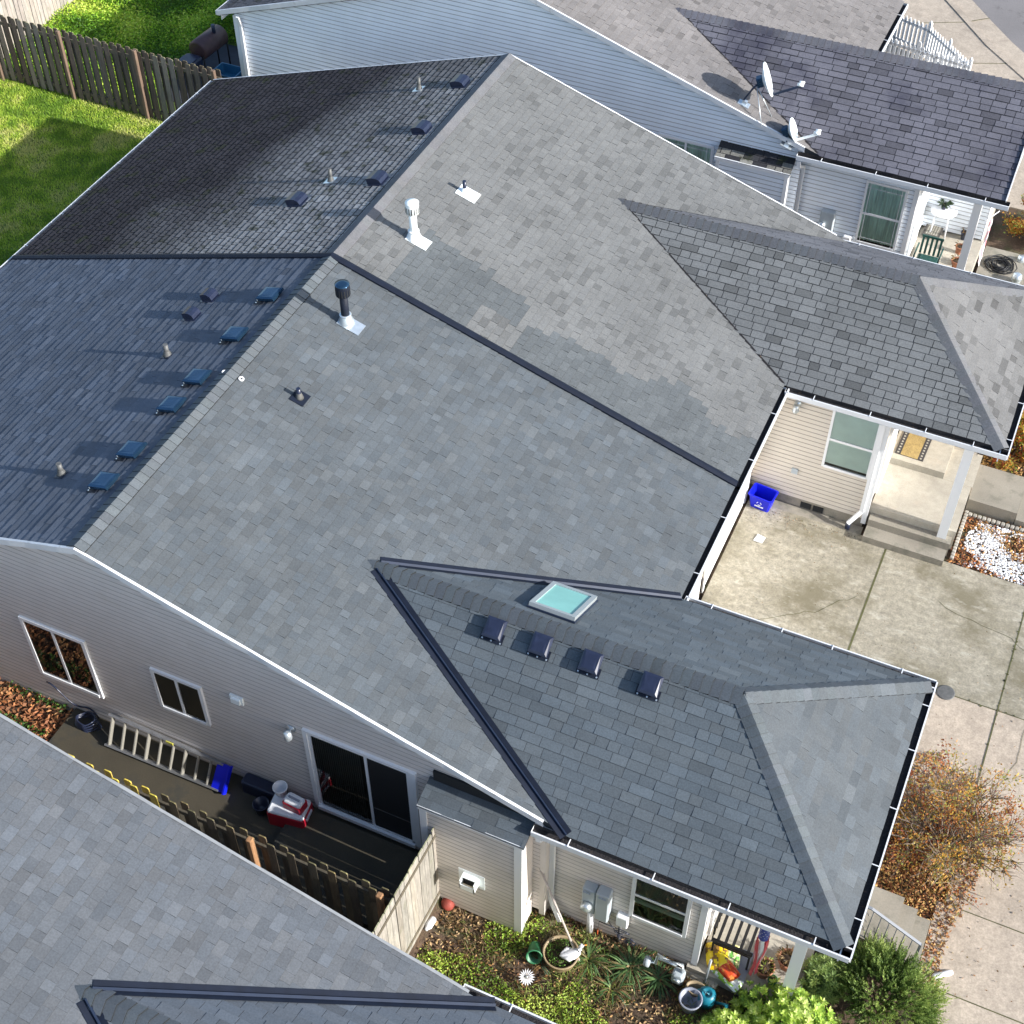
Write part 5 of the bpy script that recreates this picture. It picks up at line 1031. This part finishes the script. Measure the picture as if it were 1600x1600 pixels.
leaves('weeds', (-15.7, 15.9, -8.3, 25), 90000, .085, WG, 'tall bright green weeds filling the yard behind the dark fence', 'ground cover', lambda x, y: .75 + .12 * (1 + mnoise.noise(Vector((x * 1.1, y * 1.1, 5)))), weedmask, flat=1.6, zr=.22, mat='leaf', wf=.45)
LIT = [(.22, .09, .03), (.33, .15, .05), (.16, .07, .03), (.38, .22, .08), (.28, .11, .04)]
LITR = [(.38, .13, .05), (.48, .22, .07), (.25, .09, .04), (.55, .33, .12)]
leaves('bark_mulch', (-7, -2.7, -1.35, .1), 9000, .10, [(.30, .12, .05), (.42, .18, .07), (.24, .10, .045), (.48, .25, .10)], 'orange brown bark and leaves in the side yard at the left edge', 'ground cover', gz, lambda x, y: True, flat=.4, zr=.06)
leaves('weeds', (-7, -.7, -1.5, .1), 2600, .07, [(.05, .12, .02), (.10, .2, .03)], 'dark green weeds along the foot of the taupe wall at the left edge', 'ground cover', gz, lambda x, y: mnoise.noise(Vector((x * 1.2, y * 2, 1))) > -.05, flat=1.2, zr=.12, mat='leaf')
gg = lambda x, y: gz(x, y)
leaves('leaf_litter', (5.7, -3.4, 12.6, .3), 15000, .055, [(.14, .07, .03), (.26, .13, .05), (.36, .22, .09), (.11, .06, .03), (.44, .30, .15)], 'brown leaf litter covering the flower bed below the near wing wall', 'leaf litter', gg, lambda x, y: x < 9.4 or y < .1, flat=.7, zr=.035)
def gmask(x, y):
    n_ = mnoise.noise(Vector((x * 1.3, y * 1.3, 4))); lim = -1.15 + .25 * (x - 6) * -.15
    return (y < -1.05 + .3 * n_) or (n_ > .22 and (x - 6.9) ** 2 + (y + .35) ** 2 < .25) or n_ > .46
leaves('ground_cover', (5.7, -3.4, 11.5, .2), 30000, .045, [(.14, .23, .03), (.26, .40, .04), (.40, .56, .07), (.55, .66, .14)], 'yellow green low leaves growing along the lower roof edge', 'ground cover', gg, gmask, flat=1.5, zr=.10, mat='leaf', wf=.6, freq=1.4)
blades('grass', (5.7, -3.2, 10.4, .15), 12000, .09, .008, [(.30, .20, .10), (.16, .20, .05), (.22, .34, .06), (.40, .48, .12)], 'thin green and straw coloured grass among the leaves of the flower bed', 'grass', gg, lambda x, y: mnoise.noise(Vector((x * 1.7, y * 1.7, 12))) > -.1, lean=1.1)
def bedmask(x, y): return y > 10.02 and y < 11.45 - 0 * x and (x > 11.1)
# pebble bed
m = MB(); m.has = True
def pebble(p, r):
    c = jit(random.choice([(.75, .75, .76), (.68, .68, .70), (.55, .54, .53), (.8, .8, .8)]), .06); n0 = []
    for zz, k in ((0, 1), (.6, .75), (.85, .3)):
        n0.append([(p.x + r * k * math.cos(a), p.y + r * k * math.sin(a) * .8, p.z + r * zz) for a in [j * 2 * math.pi / 6 + r * 90 for j in range(6)]])
    m.col = c; m.grid(n0, cap1=True)
k = 0
while k < 5200:
    x, y = U(11.3, 15), U(10.05, 11.35)
    if mnoise.noise(Vector((x * .9, y * 1.5, 8))) + .25 * mnoise.noise(Vector((x * 4, y * 4, 8))) < -.12 + U(-.12, .2) or (y - 10.0) > .3 + (x - 11.1) * 3: k += .5; continue
    pebble(Vector((x, y, .015 + gz(x, y))), U(.012, .028)); k += 1
m.build('white_pebbles', MAT['stone'], label='white pebbles scattered over the bed beside the concrete step', category='pebbles', kind='stuff')
leaves('leaf_litter', (11.12, 10.03, 15, 11.5), 5200, .06, LITR, 'reddish brown fallen leaves around the white pebbles', 'leaf litter', gg, lambda x, y: mnoise.noise(Vector((x * .9, y * 1.5, 8))) < .12 or R() < .12, flat=.5, zr=.045)
leaves('leaf_litter', (11.12, 12.5, 12.6, 17), 5000, .07, LITR, 'orange red fallen leaves under the hedge at the right edge', 'leaf litter', gg, None, flat=.5, zr=.04)
m = MB(); m.has = True
for i in range(16): m.color(jit((.36, .34, .30), .2)); m.bev((11.13, 10.12 + i * .085, 0), (11.2, 10.19 + i * .085, .06), .012)
for i in range(14): m.color(jit((.34, .32, .28), .2)); m.bev((11.2 + i * .09, 11.36, 0), (11.275 + i * .09, 11.44, .06), .012)
m.build('edging_stones', MAT['stone'], label='row of small pale edging stones around the pebble bed', category='edging')
# big autumn shrub
def shrub(name, c, rad, label, cat, pal, n, ls, trunk, nb, seed, leaf_mat='leaf', dens=None, wf=.6, branch_r=.022, twig=True, hollow=.25, group=None, flatn=.0, up=.2, sub=3):
    random.seed(seed); root = thing(name, c, label, cat, group); c = Vector(c); rx, ry, rz = rad
    b = MB(); tips = []
    for i in range(nb):
        a = 2 * math.pi * i / nb + U(-.3, .3); e = U(.25, 1.35); d = Vector((math.cos(a) * math.cos(e), math.sin(a) * math.cos(e), math.sin(e)))
        p = c + Vector((U(-.08, .08), U(-.08, .08), 0)); pts = [p.copy()]; L_ = 1 / math.sqrt((d.x / rx) ** 2 + (d.y / ry) ** 2 + (d.z / (rz * 2)) ** 2)
        for s in range(1, 7):
            t = s / 6; pts.append(c + Vector((d.x * L_ * t, d.y * L_ * t, d.z * L_ * t ** .85)) + Vector((U(-1, 1), U(-1, 1), U(-1, 1))) * .07 * t)
        b.tube(pts, [branch_r * (1 - .14 * k) for k in range(7)], 6); tips += [(pts[k], (pts[k] - pts[k - 1]).normalized()) for k in range(2, 7)]
        for s in range(sub * 2):
            k = random.randint(2, 5); q = pts[k]; dd = (d + Vector((U(-1, 1), U(-1, 1), U(-.5, .8)))).normalized(); l2 = L_ * U(.15, .42); pp = [q + dd * l2 * t + Vector((U(-1, 1), U(-1, 1), U(-1, 1))) * .02 for t in (0, .35, .7, 1)]
            b.tube(pp, [branch_r * .45, branch_r * .33, branch_r * .22, branch_r * .1], 5); tips += [(w_, dd) for w_ in pp[1:]]
    b.build('trunk', MAT[trunk], root)
    m = MB(); m.has = True; cc = c + Vector((0, 0, rz * .9)); cl = [(random.choice(tips)) for _ in range(max(30, n // 45))]
    cl = [(t, d, U(-.5, .5)) for t, d in cl]; k = 0
    for i in range(n):
        t, d, tone = random.choice(cl)
        if R() < .25: t, d = random.choice(tips)
        s_ = U(.3, 1) * .16 * max(rx, ry) / 1.1; p = t + Vector((random.gauss(0, 1), random.gauss(0, 1), random.gauss(0, .8))) * s_ * .62
        if ((p.x - c.x) / rx) ** 2 + ((p.y - c.y) / ry) ** 2 > 1.08 or p.z < c.z + .02: continue
        f = .5 + tone * .6 + U(-.25, .25) + .35 * mnoise.noise(p * 1.5)
        col = jit(pal[int(min(.999, max(0, f)) * len(pal))], .2, .06); dd = (d * .5 + Vector((U(-1, 1), U(-1, 1), U(-.6, 1) + up))).normalized()
        leafq(m, p, dd, ls * U(.6, 1.3), ls * wf * U(.7, 1.2), col, .15)
    m.build('foliage', MAT[leaf_mat], root); return root
AUT = [(.22, .05, .025), (.34, .09, .03), (.42, .16, .04), (.50, .26, .06), (.36, .30, .08), (.24, .26, .06), (.58, .33, .05)]
cen = az(1490, 1290, .6)
shrub('autumn_shrub', (cen.x, cen.y - .1, 0), (1.22, 1.42, .75), 'wide autumn shrub with sparse orange and brown leaves beside the near roof corner', 'shrub', AUT, 7500, .056, 'twig', 34, 3, wf=.55, branch_r=.019, sub=11)
random.seed(31)
leaves('leaf_litter', (11.3, 1.55, 13.2, 5.9), 13000, .055, [(.22, .08, .03), (.32, .14, .05), (.42, .24, .08), (.5, .34, .12), (.26, .10, .04)], 'brown and orange leaves piled under the autumn shrub by the steps', 'leaf litter', gg, lambda x, y: (x - 12.0) ** 2 / 1.1 + (y - 3.9) ** 2 / 3.4 < 1 + .3 * mnoise.noise(Vector((x * 2, y * 2, 0))) or (11.4 < x < 12.85 + .1 * mnoise.noise(Vector((y * 3, 0, 0))) and y < 3.0), flat=.6, zr=.06)
leaves('leaf_litter', (12.6, -3, 15, 8), 260, .04, [(.25, .14, .06), (.35, .25, .1)], 'few scattered leaves on the sidewalk and driveway', 'leaf litter', lambda x, y: .012, None, flat=.4, zr=.012)
JUN = [(.06, .11, .025), (.12, .19, .04), (.20, .29, .07), (.30, .39, .10), (.40, .48, .15)]
def juniper(name, c, rad, label, pal, seed, n=5200):
    random.seed(seed); root = thing(name, c, label, 'shrub'); c = Vector(c); b = MB(); m = MB(); m.has = True
    for i in range(22):
        a = U(0, 6.28); e = U(.35, 1.4); d = Vector((math.cos(a) * math.cos(e) * rad[0], math.sin(a) * math.cos(e) * rad[1], math.sin(e) * rad[2])); b.tube([c, c + d * .4 + Vector((0, 0, .08)), c + d * .7], [.02, .012, .005], 6)
    b.build('trunk', MAT['bark'], root)
    cls = [(U(0, 6.28), math.asin(U(.0, 1)), U(.72, 1.08), U(-.2, .2)) for _ in range(46)]
    for i in range(n // 10):
        ca, ce, ck, ct = random.choice(cls); a = ca + random.gauss(0, .17) / max(.25, math.cos(ce)); e = min(1.5, max(0, ce + random.gauss(0, .15))); k = ck * U(.84, 1.02); o = Vector((math.cos(a) * math.cos(e) * rad[0], math.sin(a) * math.cos(e) * rad[1], math.sin(e) * rad[2] * .95)) * k
        n_ = mnoise.noise(o * 2.2); p0 = c + o * (.86 + .1 * n_); ax_ = (Vector((o.x, o.y, o.z * .8)).normalized() + Vector((U(-.5, .5), U(-.5, .5), U(.1, .9)))).normalized(); ln = U(.16, .34)
        tone = .45 + n_ * .5 + ct + U(-.15, .15)
        for s in range(26):
            t = s / 26; q = p0 + ax_ * ln * t - Vector((0, 0, .05 * t * t)); sd2 = (ax_.cross(Vector((U(-1, 1), U(-1, 1), U(-1, 1)))).normalized() * .7 + ax_).normalized()
            leafq(m, q, sd2, .06 * (1.15 - t), .018, jit(pal[int(min(.999, max(0, tone + .25 * t - .1)) * len(pal))], .15), .0)
    m.build('foliage', MAT['leaf'], root); return root
q = az(1385, 1560, .55); juniper('juniper_shrub', (q.x - .05, q.y + .05, .05), (1.0, 1.0, 1.05), 'large feathery dark green juniper shrub at the foot of the steps handrail', JUN, 5, 17000)
RH = [(.09, .19, .03), (.18, .32, .04), (.33, .50, .06), (.48, .63, .10), (.62, .74, .22)]
def rosettes(name, c, rad, label, pal, seed, n=260, ls=.09, cat='shrub', k2=.4):
    random.seed(seed); root = thing(name, c, label, cat); c = Vector(c); b = MB(); m = MB(); m.has = True
    for i in range(n):
        a = U(0, 6.28); e = math.asin(U(.0, 1)); k = U(.6, 1.03); o = Vector((math.cos(a) * math.cos(e) * rad[0], math.sin(a) * math.cos(e) * rad[1], math.sin(e) * rad[2])) * k; p = c + o * (1 + .12 * mnoise.noise(o * 3)); ax_ = (Vector((o.x, o.y, o.z + .3)).normalized() + Vector((U(-.3, .3), U(-.3, .3), .3))).normalized()
        if i % 4 == 0: b.tube([c + Vector((0, 0, .05)), c + o * .5, p], [.014, .01, .004], 5)
        tone = .5 + .7 * mnoise.noise(o * 2.5 + c) + (k - .85) * 1.2
        x = ax_.cross(Vector((0, 0, 1)) if abs(ax_.z) < .95 else Vector((1, 0, 0))).normalized(); y = x.cross(ax_); nl = 13
        for j in range(nl):
            t = 2.4 * j; up_ = .15 + j / nl * 1.0; dd = (x * math.cos(t) + y * math.sin(t) + ax_ * up_).normalized(); l = ls * (1.1 - .5 * j / nl) * U(.8, 1.2); s = dd.cross(ax_).normalized() * l * k2 / 2
            cc_ = jit(pal[int(min(.999, max(0, tone + .35 * j / nl - .1 + U(-.15, .15))) * len(pal))], .12, .04); q = p + dd * l * .55; m.face([p, q - s, p + dd * l, q + s], cc_)
    b.build('trunk', MAT['bark'], root); m.build('foliage', MAT['leaf'], root); return root
q = az(1230, 1590, .6); rosettes('broadleaf_shrub', (q.x + .02, q.y + .02, .1), (.84, .56, .84), 'bright yellow green broadleaf shrub below the near porch post', RH, 8, 800, .085)
q = az(1140, 1600, .5); rosettes('broadleaf_shrub', (q.x, q.y - .05, .15), (.40, .30, .55), 'small bright green broadleaf shrub right of the teal watering can', RH, 9, 240, .075)
q = az(1290, 1520, .8); rosettes('broadleaf_shrub', (q.x - .02, q.y + .1, .2), (.34, .32, .62), 'narrow leaved green shrub between porch post and juniper', JUN, 10, 240, .10, k2=.22)
# strappy plants
def strappy(c, n, l, pal, label, seed, r=.12, name='strappy_plant', w_=.022):
    random.seed(seed); m = MB(); m.has = True; c = Vector(c)
    for i in range(n):
        a = U(0, 6.28); rr = r * R(); p = c + Vector((rr * math.cos(a), rr * math.sin(a), 0)); a += U(-.5, .5); L_ = l * U(.6, 1.15); h = U(.5, 1.1); col = jit(random.choice(pal), .2); s = Vector((-math.sin(a), math.cos(a), 0)); prev = None
        for k in range(7):
            t = k / 6; q = p + Vector((math.cos(a), math.sin(a), 0)) * L_ * t * .9 + Vector((0, 0, L_ * (h * t - 1.0 * t * t * h) + .01)); wd = w_ * (1 - t) ** .6 * .5 + .001; cur = (q - s * wd, q + s * wd)
            if prev: m.face([prev[0], prev[1], cur[1], cur[0]], col)
            prev = cur
    return m.build(name, MAT['leaf'], label=label, category='plant', origin=c)
YU = [(.06, .13, .05), (.09, .18, .06), (.14, .24, .08), (.22, .18, .08)]
for (px, py), n, l, lb, pal_ in (((985, 1512), 110, .42, 'large clump of long green strappy leaves below the cable box', YU), ((1030, 1530), 80, .36, 'clump of strappy leaves below the gas meter', YU), ((920, 1500), 45, .40, 'thin strappy plant right of the round planter', YU[1:]), ((955, 1545), 55, .30, 'low brownish strappy clump in the bed beneath the largest clump', BR + YU), ((1070, 1505), 40, .3, 'dry brown strappy clump against the wing wall by the gas meter', BR)):
    q = az(px, py, .3); strappy((q.x, q.y, ground_z(q.x, q.y)), n, l, pal_, lb, int(px), .12)
q = az(865, 1450, .3); strappy((q.x, q.y, ground_z(q.x, q.y)), 120, .26, [(.25, .18, .10), (.3, .24, .14), (.2, .2, .08)], 'dry straw coloured clump at the foot of the downspout', 77, .14, w_=.01)
q = az(845, 1508, .3); strappy((q.x, q.y, ground_z(q.x, q.y)), 40, .25, BR + [(.1, .2, .12)], 'withered plant spilling out of the tipped green pot', 78, .05, w_=.014)
# right edge hedges
HED = [(.36, .07, .02), (.46, .13, .03), (.50, .24, .04), (.40, .36, .06), (.22, .30, .05), (.55, .30, .05)]
shrub('autumn_hedge', (11.72, 13.6, 0), (.62, 1.0, .42), 'red and orange leaved shrub behind the gutter corner at the right edge', 'shrub', HED, 9000, .06, 'bark', 16, 21, hollow=0)
shrub('autumn_hedge', (11.9, 15.6, 0), (.7, 1.0, .42), 'yellow and red leaved shrub at the right edge beyond the old wing roof', 'shrub', HED[2:], 7000, .06, 'bark', 14, 22)
shrub('autumn_hedge', (10.75, 21.1, 0), (.95, .9, .34), 'orange and yellow leaved shrub beside the porch of the pale blue house', 'shrub', HED, 9000, .06, 'bark', 16, 23)
leaves('weeds', (9.8, 17.4, 12, 18.75), 2500, .06, [(.12, .16, .03), (.2, .2, .05), (.3, .18, .06)], 'green and brown ground plants below the twig wreath', 'ground cover', gg, None, flat=1.0, zr=.08, mat='leaf')
leaves('weeds', (-11.3, 19.9, -9.0, 22), 9000, .09, WG[:3], 'dark green bushy weeds behind the smoker grill', 'ground cover', lambda x, y: gz(x, y) + .3, None, flat=1.6, zr=.5, mat='leaf', wf=.45)
rosettes('low_shrub', (-9.6, 20.4, .7), (.9, .7, .8), 'dark green bush behind the smoker grill by the blue house', WG[:3], 15, 260, .1)
m = MB()
random.seed(4)
for i in range(14):
    p = Vector((-12.2 + U(-.5, .5), 17.0 + U(-.2, .3), 1.0)); m.tube([p, p + Vector((U(-.6, .6), U(-.2, .2), U(.1, .35))), p + Vector((U(-1, 1), U(-.3, .3), U(0, .3)))], [.012, .009, .004], 5)
m.build('brush_pile', MAT['bark'], label='pile of brown cut branches behind the dark fence', category='branches')
# ================================================================ small dirt and cracks on the driveway
random.seed(77)
m = MB(); m.has = True
for i in range(420):
    x, y = U(7.3, 14.5), U(4.5, 9.9)
    if R() < .45: y = 9.95 - abs(random.gauss(0, .25)); x = U(7.3, 9.4)
    leafq(m, Vector((x, y, .02 + U(0, .01))), Vector((U(-1, 1), U(-1, 1), .1)), U(.015, .04), U(.01, .02), jit(random.choice([(.20, .12, .05), (.10, .08, .04), (.3, .2, .1), (.08, .09, .03)]), .2))
m.build('leaf_litter', MAT['litter'], label='tiny leaves and dirt scattered on the pale driveway', category='leaf litter', kind='stuff')
m = MB()
for sx, sy, dx, dy, n in ((8.0, 7.05, .12, .10, 14), (11.2, 9.0, .16, -.06, 10), (13.2, 6.9, -.02, -.16, 12)):
    p = Vector((sx, sy, .0165))
    for i in range(n):
        q = p + Vector((dx + U(-.06, .06), dy + U(-.06, .06), 0)); m.bar(p, q, .006, .002); p = q
m.build('pavement_crack', MAT['joint'], kind='structure')
